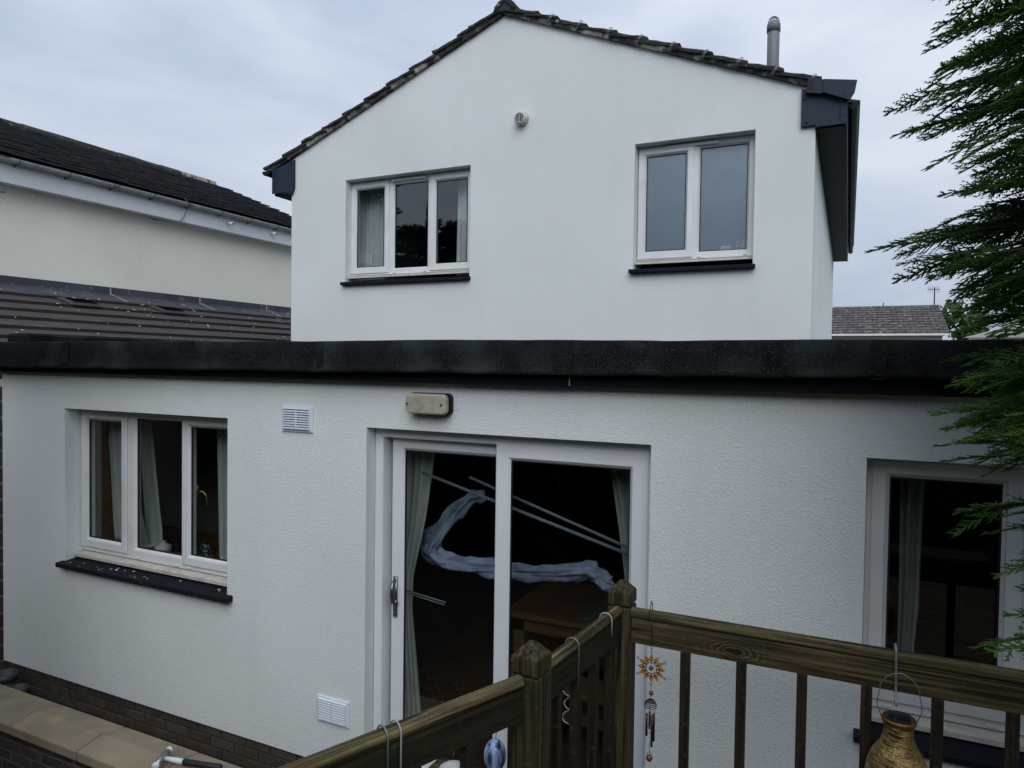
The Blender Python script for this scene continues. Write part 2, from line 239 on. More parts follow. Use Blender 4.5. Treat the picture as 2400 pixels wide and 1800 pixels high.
M['far_leaf'] = leaf_mat('far_tree_leaf', (0.035, 0.07, 0.020), (0.06, 0.115, 0.03), (0.10, 0.16, 0.045))
M['bark'] = pmat('bark', (0.035, 0.026, 0.018), (0.06, 0.045, 0.03), rough=1, nscale=8, stretch=(4, 4, 0.6), bump=0.8, bscale=25, bdist=0.02)
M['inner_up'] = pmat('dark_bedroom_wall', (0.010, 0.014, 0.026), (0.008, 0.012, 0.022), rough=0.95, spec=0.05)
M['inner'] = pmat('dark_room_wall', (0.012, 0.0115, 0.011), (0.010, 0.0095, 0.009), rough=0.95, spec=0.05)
M['laminate'] = wood_mat('brown_floor', 0, (0.035, 0.018, 0.008), (0.085, 0.045, 0.02), (0.06, 0.03, 0.015), gfac=0.2)
M['curtain'] = pmat('pale_green_curtain', (0.46, 0.50, 0.45), (0.38, 0.42, 0.38), rough=0.9, nscale=6, stretch=(6, 6, 0.3))
M['sheer'] = pmat('white_curtain', (0.72, 0.76, 0.76), (0.63, 0.67, 0.68), rough=0.9, nscale=5, stretch=(6, 6, 0.3))
M['sheet'] = pmat('bluish_sheet', (0.36, 0.43, 0.58), (0.19, 0.24, 0.34), rough=0.6, nscale=14)
M['streak'] = pmat('pale_streak', (0.20, 0.235, 0.28), (0.15, 0.18, 0.22), rough=0.6)
M['chrome'] = pmat('brushed_handle', (0.22, 0.23, 0.25), (0.17, 0.18, 0.2), rough=0.25, metal=0.9)
M['brass'] = pmat('brass_handle', (0.42, 0.32, 0.09), rough=0.3, metal=0.9)
M['wire'] = pmat('grey_wire', (0.22, 0.23, 0.24), rough=0.4, metal=0.6)
M['wire_w'] = pmat('white_coated_wire', (0.34, 0.35, 0.34), rough=0.5)
M['copper'] = pmat('dark_copper', (0.045, 0.022, 0.012), (0.08, 0.035, 0.018), rough=0.4, metal=0.7, nscale=30)
M['gold'] = pmat('hammered_gold', (0.34, 0.235, 0.09), (0.15, 0.095, 0.035), rough=0.5, metal=0.7, nscale=24, bump=1.0, bscale=36, bdist=0.016, bstretch=(1, 1, 2.2))
M['gold_rim'] = pmat('bronze_rim', (0.24, 0.11, 0.045), rough=0.4, metal=0.8)
M['solar'] = pmat('solar_panel', (0.008, 0.010, 0.018), rough=0.25)
M['amber'] = leaf_mat('amber_glass', (0.62, 0.33, 0.03), (0.55, 0.27, 0.02), (0.66, 0.4, 0.06), 0.55)
M['amber_red'] = leaf_mat('red_amber_glass', (0.24, 0.045, 0.008), (0.3, 0.07, 0.01), (0.35, 0.1, 0.015), 0.5)
M['bead'] = pmat('red_brown_bead', (0.10, 0.02, 0.012), (0.15, 0.045, 0.02), rough=0.15, nscale=30)
M['blue_glass'] = pmat('striped_blue_glass', (0.03, 0.05, 0.12), (0.42, 0.55, 0.85), rough=0.1, nscale=3.0, stretch=(14, 14, 0.6), lo=0.42, hi=0.58)
M['white_glaze'] = pmat('white_glaze', (0.58, 0.58, 0.54), (0.40, 0.40, 0.38), rough=0.25, nscale=12)
M['white_plas'] = pmat('white_plastic', (0.72, 0.74, 0.76), (0.66, 0.69, 0.72), rough=0.4)
M['vent_white'] = pmat('vent_plastic', (0.70, 0.76, 0.84), (0.66, 0.72, 0.80), rough=0.4)
M['black_rub'] = pmat('black_rubber', (0.010, 0.010, 0.011), rough=0.6)
M['steel'] = pmat('steel_head', (0.30, 0.31, 0.33), rough=0.3, metal=0.8)
M['lens'] = pmat('yellowed_lens', (0.41, 0.385, 0.30), (0.345, 0.32, 0.25), rough=0.35, nscale=8, c3=(0.27, 0.25, 0.19), n3=20, lo3=0.55, hi3=0.75)
M['pot'] = pmat('black_plant_pot', (0.03, 0.033, 0.036), (0.045, 0.048, 0.05), rough=0.5)
M['cream_plas'] = pmat('stained_cream_plastic', (0.60, 0.60, 0.54), (0.36, 0.35, 0.30), rough=0.5, nscale=30)
M['blue_tin'] = pmat('blue_tin', (0.06, 0.11, 0.14), rough=0.4)
M['owl'] = pmat('mottled_ceramic', (0.02, 0.02, 0.022), (0.30, 0.30, 0.29), rough=0.35, nscale=55, lo=0.5, hi=0.6)
M['green_mat'] = pmat('green_placemat', (0.06, 0.085, 0.065), rough=0.8)
M['brick_far'] = pmat('boundary_brick', (0.10, 0.085, 0.07), (0.06, 0.05, 0.045), rough=0.9, nscale=6)
M['droppings'] = pmat('pale_flecks', (0.5, 0.49, 0.46), (0.38, 0.37, 0.35), rough=0.9)
M['mast'] = pmat('aerial_metal', (0.10, 0.105, 0.11), rough=0.5, metal=0.4)

# ------------------------------------------------------------------ mesh helpers
def tag(o, label=None, cat=None, group=None, kind=None):
    if label: o['label'] = label
    if cat: o['category'] = cat
    if group: o['group'] = group
    if kind: o['kind'] = kind
    return o
def thing(name, loc, label, cat, group=None):
    e = bpy.data.objects.new(name, None); COL.objects.link(e); e.location = loc; e.empty_display_size = 0.2
    return tag(e, label, cat, group)
WM = {}
def wmat(o):
    """world matrix before the depsgraph has run"""
    m = Matrix.LocRotScale(o.location, o.rotation_euler, o.scale)
    if o.parent: m = wmat(o.parent) @ o.matrix_parent_inverse @ m
    return m
def adopt(o, parent):
    if parent is not None:
        o.parent = parent; o.matrix_parent_inverse = wmat(parent).inverted()
def link_mesh(name, me, mat, parent=None, loc=(0, 0, 0), rot=None):
    o = bpy.data.objects.new(name, me); COL.objects.link(o); o.location = loc
    if rot is not None: o.rotation_euler = rot
    if mat is not None and not me.materials: me.materials.append(mat)
    adopt(o, parent)
    return o
class MB:
    def __init__(s): s.v = []; s.f = []; s.m = []; s.cm = 0
    def add(s, vs, fs):
        o = len(s.v); s.v += [tuple(p) for p in vs]; s.f += [tuple(i+o for i in f) for f in fs]; s.m += [s.cm]*len(fs); return s
    def box(s, x0, x1, y0, y1, z0, z1):
        return s.add([(x0,y0,z0),(x1,y0,z0),(x1,y1,z0),(x0,y1,z0),(x0,y0,z1),(x1,y0,z1),(x1,y1,z1),(x0,y1,z1)],
                     [(3,2,1,0),(4,5,6,7),(0,1,5,4),(1,2,6,5),(2,3,7,6),(3,0,4,7)])
    def obox(s, c, ax, ay, az):
        c, ax, ay, az = map(Vector, (c, ax, ay, az))
        vs = [c + i*ax + j*ay + k*az for k in (-1, 1) for (i, j) in ((-1,-1),(1,-1),(1,1),(-1,1))]
        return s.add(vs, [(3,2,1,0),(4,5,6,7),(0,1,5,4),(1,2,6,5),(2,3,7,6),(3,0,4,7)])
    def extrude(s, poly, axis, a, b):
        """poly: 2D points in the other two axes (in xyz order); extruded from a to b along axis"""
        n = len(poly)
        def P(p, t):
            q = list(p); q.insert(axis, t); return tuple(q)
        vs = [P(p, a) for p in poly] + [P(p, b) for p in poly]
        fs = [tuple(range(n))[::-1], tuple(range(n, 2*n))] + [(i, (i+1) % n, n+(i+1) % n, n+i) for i in range(n)]
        return s.add(vs, fs)
    def tube(s, pts, r, n=8, closed=False):
        pts = [Vector(p) for p in pts]; k = len(pts); rs = r if isinstance(r, (list, tuple)) else [r]*k
        vs = []; prev = None
        for i, p in enumerate(pts):
            d = (pts[(i+1) % k]-pts[i-1]) if closed else (pts[min(i+1, k-1)]-pts[max(i-1, 0)])
            d = d.normalized() if d.length > 1e-9 else Vector((0, 0, 1))
            if prev is None:
                a = d.orthogonal().normalized()
            else:
                a = prev - d*prev.dot(d); a = a.normalized() if a.length > 1e-6 else d.orthogonal().normalized()
            prev = a; b = d.cross(a)
            vs += [p + rs[i]*(math.cos(2*math.pi*j/n)*a + math.sin(2*math.pi*j/n)*b) for j in range(n)]
        fs = []
        for i in range(k if closed else k-1):
            i2 = (i+1) % k
            fs += [(i*n+j, i*n+(j+1) % n, i2*n+(j+1) % n, i2*n+j) for j in range(n)]
        if not closed: fs += [tuple(range(n))[::-1], tuple(range((k-1)*n, k*n))]
        return s.add(vs, fs)
    def lathe(s, c, prof, n=20):
        c = Vector(c); vs = []
        for r, z in prof: vs += [(c.x+r*math.cos(2*math.pi*j/n), c.y+r*math.sin(2*math.pi*j/n), c.z+z) for j in range(n)]
        k = len(prof); fs = []
        for i in range(k-1): fs += [(i*n+j, i*n+(j+1) % n, (i+1)*n+(j+1) % n, (i+1)*n+j) for j in range(n)]
        if prof[0][0] > 1e-6: fs.append(tuple(range(n))[::-1])
        if prof[-1][0] > 1e-6: fs.append(tuple(range((k-1)*n, k*n)))
        return s.add(vs, fs)
    def build(s, name, mat, parent=None, smooth=False, bevel=0, center=True, seg=1, angle=35):
        me = bpy.data.meshes.new(name)
        mats = mat if isinstance(mat, (list, tuple)) else [mat]
        v = s.v; loc = (0, 0, 0)
        if center and v:
            a = np.array(v); lo, hi = a.min(0), a.max(0); loc = ((lo[0]+hi[0])/2, (lo[1]+hi[1])/2, lo[2]); v = [tuple(p) for p in (a-np.array(loc))]
        me.from_pydata(v, [], s.f)
        for m in mats: me.materials.append(m)
        if len(mats) > 1: me.polygons.foreach_set('material_index', s.m)
        if smooth: me.polygons.foreach_set('use_smooth', [True]*len(me.polygons))
        me.update()
        o = bpy.data.objects.new(name, me); COL.objects.link(o); o.location = loc; adopt(o, parent)
        if bevel:
            b = o.modifiers.new('bevel', 'BEVEL'); b.width = bevel; b.segments = seg; b.limit_method = 'ANGLE'; b.angle_limit = R_(angle)
        return o
def plate(mb, x0, x1, z0, z1, y0, y1, holes, top_poly=None, sub=None):
    """solid slab in the XZ plane from y0 (front) to y1 with rectangular holes; top_poly replaces the flat top"""
    xs = sorted({x0, x1, *[h[0] for h in holes], *[h[1] for h in holes]}); zs = sorted({z0, z1, *[h[2] for h in holes], *[h[3] for h in holes]})
    idx = {}; vs = []; fs = []
    def V(x, y, z):
        k = (round(x, 5), round(y, 5), round(z, 5))
        if k not in idx: idx[k] = len(vs); vs.append((x, y, z))
        return idx[k]
    def solid(i, j):
        if i < 0 or j < 0 or i >= len(xs)-1 or j >= len(zs)-1: return False
        a, b = (xs[i]+xs[i+1])/2, (zs[j]+zs[j+1])/2
        return not any(h[0] < a < h[1] and h[2] < b < h[3] for h in holes)
    for i in range(len(xs)-1):
        for j in range(len(zs)-1):
            if not solid(i, j): continue
            a, b, c, d = xs[i], xs[i+1], zs[j], zs[j+1]
            fs.append((V(a,y0,c), V(b,y0,c), V(b,y0,d), V(a,y0,d))); fs.append((V(a,y1,d), V(b,y1,d), V(b,y1,c), V(a,y1,c)))
            if not solid(i-1, j): fs.append((V(a,y1,c), V(a,y0,c), V(a,y0,d), V(a,y1,d)))
            if not solid(i+1, j): fs.append((V(b,y0,c), V(b,y1,c), V(b,y1,d), V(b,y0,d)))
            if not solid(i, j-1): fs.append((V(a,y1,c), V(b,y1,c), V(b,y0,c), V(a,y0,c)))
            if not solid(i, j+1) and not (top_poly and abs(d-z1) < 1e-6): fs.append((V(a,y0,d), V(b,y0,d), V(b,y1,d), V(a,y1,d)))
    if top_poly:
        base = [(x, z1) for x in xs]; ring = base + top_poly
        fs.append(tuple(V(x, y0, z) for x, z in ring)); fs.append(tuple(V(x, y1, z) for x, z in ring)[::-1])
        seq = [(xs[-1], z1)] + top_poly + [(xs[0], z1)]
        for p, q in zip(seq[:-1], seq[1:]): fs.append((V(p[0],y0,p[1]), V(p[0],y1,p[1]), V(q[0],y1,q[1]), V(q[0],y0,q[1])))
    return mb.add(vs, fs)
def part_box(name, mat, parent, *b, bevel=0.0, smooth=False):
    return MB().box(*b).build(name, mat, parent, bevel=bevel, smooth=smooth)

# ------------------------------------------------------------------ ground
GZ = -2.95
g = MB(); nseg = 24
g.add([(-400, -400, GZ), (400, -400, GZ), (400, 400, GZ), (-400, 400, GZ)], [(0, 1, 2, 3)])
tag(g.build('ground', M['grass'], center=False), kind='structure')
tag(MB().box(-9, 3.2, -4, 2.90, GZ-0.2, GZ+0.02).build('soil_bed', M['soil'], center=False), kind='structure')
pv = MB().box(-9, 3.2, 2.90, 7, GZ-0.2, GZ+0.03).build('side_path', M['paving'], center=False); tag(pv, kind='structure')
st = MB(); rnd = random.Random(3)
for i in range(700):
    x = rnd.uniform(-6.2, -3.0); y = rnd.uniform(1.7, 2.84); r = rnd.uniform(0.006, 0.028); z = GZ+0.02+r*0.4
    vs = [(x+r*rnd.uniform(.7, 1.3)*a, y+r*rnd.uniform(.7, 1.3)*b, z+r*rnd.uniform(.4, .9)*c) for a, b, c in ((1,0,0),(0,1,0),(-1,0,0),(0,-1,0),(0,0,1),(0,0,-1))]
    st.add(vs, [(0,1,4),(1,2,4),(2,3,4),(3,0,4),(1,0,5),(2,1,5),(3,2,5),(0,3,5)])
tag(st.build('loose_stones', M['stone'], center=False), 'small pale stones scattered on the dark soil by the brick wall', 'stones', kind='stuff')

# ------------------------------------------------------------------ window builder
def make_window(parent, x0, x1, z0, z1, y, panes, glass, cill_dy=0.07, old=True, drains=()):
    """frame fills x0..x1, z0..z1 with its front at y; panes: (gx0,gx1,gz0,gz1,is_casement)"""
    f = MB(); plate(f, x0, x1, z0, z1, y, y+0.065, [(p[0], p[1], p[2], p[3]) for p in panes])
    fr = f.build('window', M['upvc'], parent, bevel=0.005)
    for p in panes:
        gx0, gx1, gz0, gz1, cas = p; e = 0.062
        yf = y
        if cas:
            c = MB(); plate(c, gx0-e, gx1+e, gz0-e, gz1+e, y-0.016, y-0.001, [(gx0+0.001, gx1-0.001, gz0+0.001, gz1-0.001)])
            c.build('casement', M['upvc'], fr, bevel=0.007); yf = y-0.016
        # sloping glazing bead
        b = MB()
        i, o, d = 0.014, 0.0, 0.022
        rect = lambda k: [(gx0+k, gz0+k), (gx1-k, gz0+k), (gx1-k, gz1-k), (gx0+k, gz1-k)]
        A = [(px, yf+0.002, pz) for px, pz in rect(o)]; B = [(px, yf+d, pz) for px, pz in rect(i)]; C = [(px, yf+d+0.02, pz) for px, pz in rect(i)]
        b.add(A+B+C, [(k, (k+1) % 4, 4+(k+1) % 4, 4+k) for k in range(4)] + [(4+k, 4+(k+1) % 4, 8+(k+1) % 4, 8+k) for k in range(4)])
        b.build('glazing_bead', M['upvc'], fr)
        gk = MB(); plate(gk, gx0+i-0.001, gx1-i+0.001, gz0+i-0.001, gz1-i+0.001, yf+d-0.002, yf+d+0.010, [(gx0+i+0.007, gx1-i-0.007, gz0+i+0.007, gz1-i-0.007)])
        gk.build('gasket', M['gasket'], fr)
        part_box('pane', glass, fr, gx0+i-0.004, gx1-i+0.004, yf+d+0.004, yf+d+0.008, gz0+i-0.004, gz1-i+0.004)
    # cill under the frame
    ci = MB(); ci.extrude([(y+0.06, z0-0.001), (y-cill_dy, z0-0.014), (y-cill_dy, z0-0.036), (y-cill_dy+0.012, z0-0.036), (y-cill_dy+0.012, z0-0.03), (y+0.06, z0-0.03)], 0, x0+0.002, x1-0.002)
    ci.build('cill', M['upvc_old'] if old else M['upvc'], fr)
    for dx in drains: part_box('drain_cap', M['upvc'], fr, dx-0.02, dx+0.02, y-0.010, y-0.001, z0+0.012, z0+0.026, bevel=0.003)
    return fr
def make_sill(parent, x0, x1, zt, y0, y1, t=0.035, slope=0.03):
    m = MB(); m.extrude([(y0, zt), (y0, zt-t), (y1, zt-t), (y1, zt+slope)], 0, x0, x1)
    return m.build('slate_sill', M['slate'], parent, bevel=0.004)

# ------------------------------------------------------------------ the flat-roofed extension
EX = thing('extension', (-1.8, 3.5, GZ), 'single storey white rendered extension with black felt flat roof', 'building')
EXL, EXR, EB = -6.38, 3.0, -2.545
LW = (-5.556, -3.80, -1.60, -0.386); DR = (-2.64, -0.885, EB-0.02, -0.39); RWN = (0.085, 1.84, -1.62, -0.388)
w = MB(); plate(w, EXL, EXR, EB, 0.09, 3.5, 3.80, [LW, (DR[0], DR[1], EB-0.001, DR[3]), RWN])
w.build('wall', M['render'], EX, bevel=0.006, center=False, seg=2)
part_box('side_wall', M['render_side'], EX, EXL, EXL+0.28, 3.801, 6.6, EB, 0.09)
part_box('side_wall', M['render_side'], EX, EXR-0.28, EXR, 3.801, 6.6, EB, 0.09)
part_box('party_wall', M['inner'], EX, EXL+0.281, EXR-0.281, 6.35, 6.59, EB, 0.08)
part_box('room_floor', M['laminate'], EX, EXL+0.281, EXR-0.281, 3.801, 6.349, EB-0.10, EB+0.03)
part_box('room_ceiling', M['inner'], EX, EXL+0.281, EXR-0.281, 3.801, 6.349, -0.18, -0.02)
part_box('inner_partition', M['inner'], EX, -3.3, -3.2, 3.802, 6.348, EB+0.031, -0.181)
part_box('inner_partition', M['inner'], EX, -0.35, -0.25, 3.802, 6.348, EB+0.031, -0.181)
part_box('roof_deck', M['felt'], EX, EXL-0.05, EXR+0.05, 3.47, 6.6, 0.091, 0.118)
part_box('fascia', M['fascia'], EX, EXL-0.06, -1.302, 3.425, 3.499, -0.108, 0.09, bevel=0.004)
part_box('fascia', M['fascia'], EX, -1.297, EXR+0.06, 3.425, 3.499, -0.105, 0.09, bevel=0.004)
part_box('joint_strip', M['upvc'], EX, -1.3012, -1.2988, 3.4235, 3.45, -0.10, -0.05)
part_box('upstand', M['felt'], EX, EXL-0.12, EXL+0.17, 3.60, 6.58, 0.119, 0.215, bevel=0.02)
# felt apron turned down over the front edge, uneven as dressed felt is
ap = MB(); nx = 260; prof_n = 9; rows = []
for i in range(nx+1):
    x = EXL-0.09 + (EXR+0.12-EXL+0.06)*i/nx
    zb = np.interp(x, [-6.4, -1.37, 0.3, 3.0], [-0.072, -0.044, -0.030, -0.030])
    n1 = mnoise.noise((x*1.3, 0.3, 1.0)); n2 = mnoise.noise((x*4.5, 2.3, 5.0)); n3 = mnoise.noise((x*15, 7.3, 2.0))
    zt = 0.132 + 0.007*n1 + 0.003*n2; zb = zb + 0.008*n2 + 0.003*n3
    w1_ = 0.010*n1+0.006*n2
    seam = 0.006 if int((x+10)/1.0) % 2 else 0.0
    rows.append([(x, 3.56, 0.124), (x, 3.44, zt+0.002), (x, 3.394, zt+0.001), (x, 3.387-seam, zt-0.006), (x, 3.384-seam+w1_*0.5, 0.06), (x, 3.386-seam+w1_, 0.0), (x, 3.380-seam+w1_*0.6, zb+0.022), (x, 3.368-seam+w1_*0.4, zb), (x, 3.420, zb-0.004), (x, 3.424, 0.06)])
k = len(rows[0]); ap.add([p for r in rows for p in r], [(i*k+j, (i+1)*k+j, (i+1)*k+j+1, i*k+j+1) for i in range(nx) for j in range(k-1)])
ap.build('felt_apron', M['felt'], EX, smooth=True)
for lx_, lw_ in ((-5.35, 0.03), (-4.08, 0.10), (-2.9, 0.025), (-1.32, 0.05), (-0.45, 0.10), (0.12, 0.03)):
    m = MB(); r = random.Random(int(lx_*100)); q = 8; vs = []
    for i in range(q+1):
        z = 0.128-0.168*i/q
        vs += [(lx_-lw_+r.uniform(-.006, .006), 3.374+r.uniform(-.001, .001), z), (lx_+r.uniform(-.004, .004), 3.371, z), (lx_+lw_+r.uniform(-.006, .006), 3.374, z), (lx_+lw_, 3.40, z), (lx_-lw_, 3.40, z)]
    m.add(vs, [(i*5+j, i*5+(j+1) % 5, (i+1)*5+(j+1) % 5, (i+1)*5+j) for i in range(q) for j in range(5)]); m.build('felt_lap', M['felt'], EX)
# brick plinth under the render
pl = part_box('plinth', M['joint_dark'], EX, EXL+0.03, EXR-0.03, 3.532, 3.79, GZ, EB-0.001)
def brick_mesh(seed, L=0.215, H=0.065, D=0.05):
    r = random.Random(seed); c = 0.004; j = lambda: r.uniform(-0.002, 0.002)
    vs = [(-L/2+c+j(), 0+j(), c), (L/2-c+j(), 0+j(), c), (L/2-c+j(), 0+j(), H-c), (-L/2+c+j(), 0+j(), H-c),
          (-L/2, c, 0), (L/2, c, 0), (L/2, c, H), (-L/2, c, H), (-L/2, D, 0), (L/2, D, 0), (L/2, D, H), (-L/2, D, H)]
    fs = [(0,1,2,3),(4,5,1,0),(5,6,2,1),(6,7,3,2),(7,4,0,3),(8,9,5,4),(9,10,6,5),(10,11,7,6),(11,8,4,7)]
    me = bpy.data.meshes.new('brick'); me.from_pydata(vs, [], fs); return me
def lay_bricks(parent, mats, xa, xb, ztop, courses, y, seed):
    r = random.Random(seed); pool = []
    for k in range(2*len(mats)):
        me = brick_mesh(seed*10+k); me.materials.append(mats[k % len(mats)]); pool.append(me)
    for c in range(courses):
        z = ztop - 0.075*(c+1) + 0.004; x = xa + (0.1125 if c % 2 else 0.0)
        while x < xb:
            link_mesh('brick', r.choice(pool), None, parent, (x+0.1075, y+r.uniform(-0.004, 0.003), z)); x += 0.225
lay_bricks(pl, M['brick_d'], EXL+0.04, -2.7, EB-0.003, 5, 3.522, 5)
# windows of the extension
wl = make_window(EX, LW[0]+0.003, LW[1]-0.003, -1.535, LW[3]-0.003, 3.640, [(-5.485, -5.062, -1.437, -0.468, True), (-4.935, -4.414, -1.461, -0.436, False), (-4.332, -3.895, -1.437, -0.468, True)], M['glass'], drains=(-4.88, -4.46, -4.33))
make_sill(EX, -5.585, -3.745, -1.598, 3.44, 3.80, slope=0.028)
wr = make_window(EX, RWN[0]+0.003, RWN[1]-0.003, -1.555, RWN[3]-0.003, 3.640, [(0.171, 0.627, -1.45, -0.470, True), (0.755, 1.17, -1.47, -0.440, False), (1.30, 1.76, -1.45, -0.470, True)], M['glass'], drains=(0.20, 0.60, 0.78))
make_sill(EX, 0.060, 1.875, -1.612, 3.44, 3.80, slope=0.028)
hb = MB(); hb.box(-4.362, -4.342, 3.715, 3.735, -0.99, -0.92); hb.tube([(-4.352, 3.73, -0.97), (-4.335, 3.76, -0.975), (-4.305, 3.765, -1.0), (-4.300, 3.765, -1.075)], 0.008, 6); hb.build('handle', M['brass'], wl, smooth=True)
# sliding patio door
dm = MB(); plate(dm, DR[0]+0.003, DR[1]-0.003, EB-0.01, DR[3]-0.003, 3.585, 3.72, [(-2.578, -0.940, EB+0.05, -0.452)])
door = dm.build('patio_door', M['door_white'], EX, bevel=0.005)
def slide(name, x0, x1, y, gx0, gx1, gz1, gz0, z1):
    m = MB(); plate(m, x0, x1, EB+0.045, z1, y, y+0.05, [(gx0, gx1, gz0, gz1)]); s_ = m.build(name, M['door_white'], door, bevel=0.006)
    b = MB(); i, d = 0.010, 0.014
    rect = lambda k: [(gx0+k, gz0+k), (gx1-k, gz0+k), (gx1-k, gz1-k), (gx0+k, gz1-k)]
    A = [(a, y+0.004, c) for a, c in rect(0)]; B = [(a, y+d, c) for a, c in rect(i)]; C = [(a, y+d+0.02, c) for a, c in rect(i)]
    b.add(A+B+C, [(q, (q+1) % 4, 4+(q+1) % 4, 4+q) for q in range(4)] + [(4+q, 4+(q+1) % 4, 8+(q+1) % 4, 8+q) for q in range(4)]); b.build('glazing_bead', M['door_white'], door)
    gk = MB(); plate(gk, gx0+i-0.001, gx1-i+0.001, gz0+i-0.001, gz1-i+0.001, y+d-0.001, y+d+0.01, [(gx0+i+0.006, gx1-i-0.006, gz0+i+0.006, gz1-i-0.006)]); gk.build('gasket', M['gasket'], door)
    part_box('pane', M['glass'], door, gx0+i-0.003, gx1-i+0.003, y+d+0.004, y+d+0.008, gz0+i-0.003, gz1-i+0.003)
slide('sliding_panel', -2.551, -1.74, 3.645, -2.472, -1.815, -0.522, EB+0.13, -0.456)
slide('fixed_panel', -1.797, -0.912, 3.578, -1.714, -1.004, -0.524, EB+0.13, -0.441)
h = MB(); h.box(-2.526, -2.500, 3.632, 3.645, -1.575, -1.325); h.tube([(-2.513, 3.640, -1.345), (-2.513, 3.605, -1.36), (-2.508, 3.590, -1.42), (-2.509, 3.600, -1.475), (-2.513, 3.640, -1.49)], [0.011, 0.012, 0.013, 0.012, 0.011], 8)
h.tube([(-2.513, 3.632, -1.475), (-2.49, 3.615, -1.478)], 0.011, 8); h.tube([(-2.513, 3.634, -1.545), (-2.513, 3.624, -1.545)], 0.008, 8)
h.build('handle', M['chrome'], door, smooth=True)

# ------------------------------------------------------------------ the two-storey house behind
HO = thing('house', (-3.2, 6.6, GZ), 'two storey white rendered house with shallow gable and dark tiled roof', 'building')
HL, HR, HY, HYB = -6.12, -0.30, 6.6, 14.8
AX, AZ = -3.28, 3.60; SL = 0.406
W1 = (-5.305, -3.66, 0.92, 2.112); W2 = (-1.878, -0.79, 0.90, 2.112)
w = MB(); zt = 2.395
plate(w, HL, HR, GZ, zt, HY, HY+0.30, [W1, W2], top_poly=[(AX, AZ), (HL, 2.44)])
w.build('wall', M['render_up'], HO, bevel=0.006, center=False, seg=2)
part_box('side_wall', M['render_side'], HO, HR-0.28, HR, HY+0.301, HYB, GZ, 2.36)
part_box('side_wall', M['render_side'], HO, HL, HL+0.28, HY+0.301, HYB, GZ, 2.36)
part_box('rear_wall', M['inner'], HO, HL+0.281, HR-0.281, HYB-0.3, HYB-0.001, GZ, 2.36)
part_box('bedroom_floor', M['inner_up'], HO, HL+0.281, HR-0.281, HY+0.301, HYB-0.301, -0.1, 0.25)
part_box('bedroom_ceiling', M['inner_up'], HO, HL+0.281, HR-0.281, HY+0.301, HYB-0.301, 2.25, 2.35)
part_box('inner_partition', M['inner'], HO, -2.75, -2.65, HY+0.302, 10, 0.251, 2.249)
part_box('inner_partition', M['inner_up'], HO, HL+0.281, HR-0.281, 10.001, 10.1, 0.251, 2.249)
make_window(HO, W1[0]+0.003, W1[1]-0.003, 1.022, W1[3]-0.003, 6.72, [(-5.245, -4.835, 1.104, 2.030, True), (-4.722, -4.255, 1.078, 2.052, False), (-4.162, -3.745, 1.100, 2.030, True)], M['glass_up'], drains=(-5.23, -4.86, -4.70, -4.29))
make_window(HO, W2[0]+0.003, W2[1]-0.003, 1.020, W2[3]-0.003, 6.72, [(-1.807, -1.402, 1.097, 2.030, True), (-1.301, -0.850, 1.073, 2.058, False)], M['frost'], drains=(-1.80, -1.43, -1.28, -0.87))
for x0, x1 in ((-4.72, -4.28), (-1.60, -1.12)):
    m = MB(); m.box(x0, x1, 6.695, 6.719, 2.066, 2.092); m.box(x0, x0+0.012, 6.688, 6.7, 2.063, 2.095); m.box(x1-0.012, x1, 6.688, 6.7, 2.063, 2.095); m.build('trickle_vent', M['upvc'], HO, bevel=0.003)
make_sill(HO, -5.335, -3.640, 0.935, 6.545, 6.89, slope=0.03)
make_sill(HO, -1.905, -0.765, 0.925, 6.535, 6.89, slope=0.03)
# roof slopes (thin boarding), verge tiles, mortar bedding, ridge
def slope_pts(side, u, lift=0.0):
    """point on the roof line u metres down from the apex along the slope (side -1 left, +1 right)"""
    c = math.cos(math.atan(SL)); s_ = math.sin(math.atan(SL)); return (AX + side*(u*c) + side*lift*s_, AZ - u*s_ + lift*c)
UL = 3.42; UR = 3.50
roof = MB()
for sd, U in ((-1, UL), (1, UR)):
    a = slope_pts(sd, 0, 0.02); b = slope_pts(sd, U-0.04, 0.02); c = slope_pts(sd, U-0.04, 0.05); d = slope_pts(sd, 0, 0.05)
    poly = [a, b, c, d] if sd > 0 else [d, c, b, a]
    roof.extrude([(p[0], p[1]) for p in poly], 1, HY+0.02, HYB+0.05)
roofo = roof.build('roof', M['tile_nb'], HO)
GA = 0.325
def tile_piece(seed, y0, y1, L, t=0.036, moss=0.006):
    """local x runs down the slope, z off the slope; jittered like a mossy concrete tile"""
    r = random.Random(seed); nx_, vs, fs = 5, [], []
    for i in range(nx_+1):
        x = L*i/nx_
        jj = lambda a=moss: r.uniform(-a, a)
        for (y, z) in ((y0+jj(0.006), -t+jj()), (y0+jj(0.004), 0.4*-t), (y0+0.012+jj(0.004), jj()), (y1, jj(0.002)), (y1, -t)):
            vs.append((x, y, z))
    for i in range(nx_):
        for j in range(5): fs.append((i*5+j, i*5+(j+1) % 5, (i+1)*5+(j+1) % 5, (i+1)*5+j))
    fs += [(4, 3, 2, 1, 0), tuple(nx_*5+k for k in range(5))]
    return vs, fs
def place_on_slope(vs, side, u, lift, tilt):
    out = []
    th = math.atan(SL)
    for x, y, z in vs:
        xx = x*math.cos(tilt) + z*math.sin(tilt) ; zz = -x*math.sin(tilt)*-1 + z*math.cos(tilt)
        p = slope_pts(side, u+xx, lift+zz); out.append((p[0], y, p[1]))
    return out
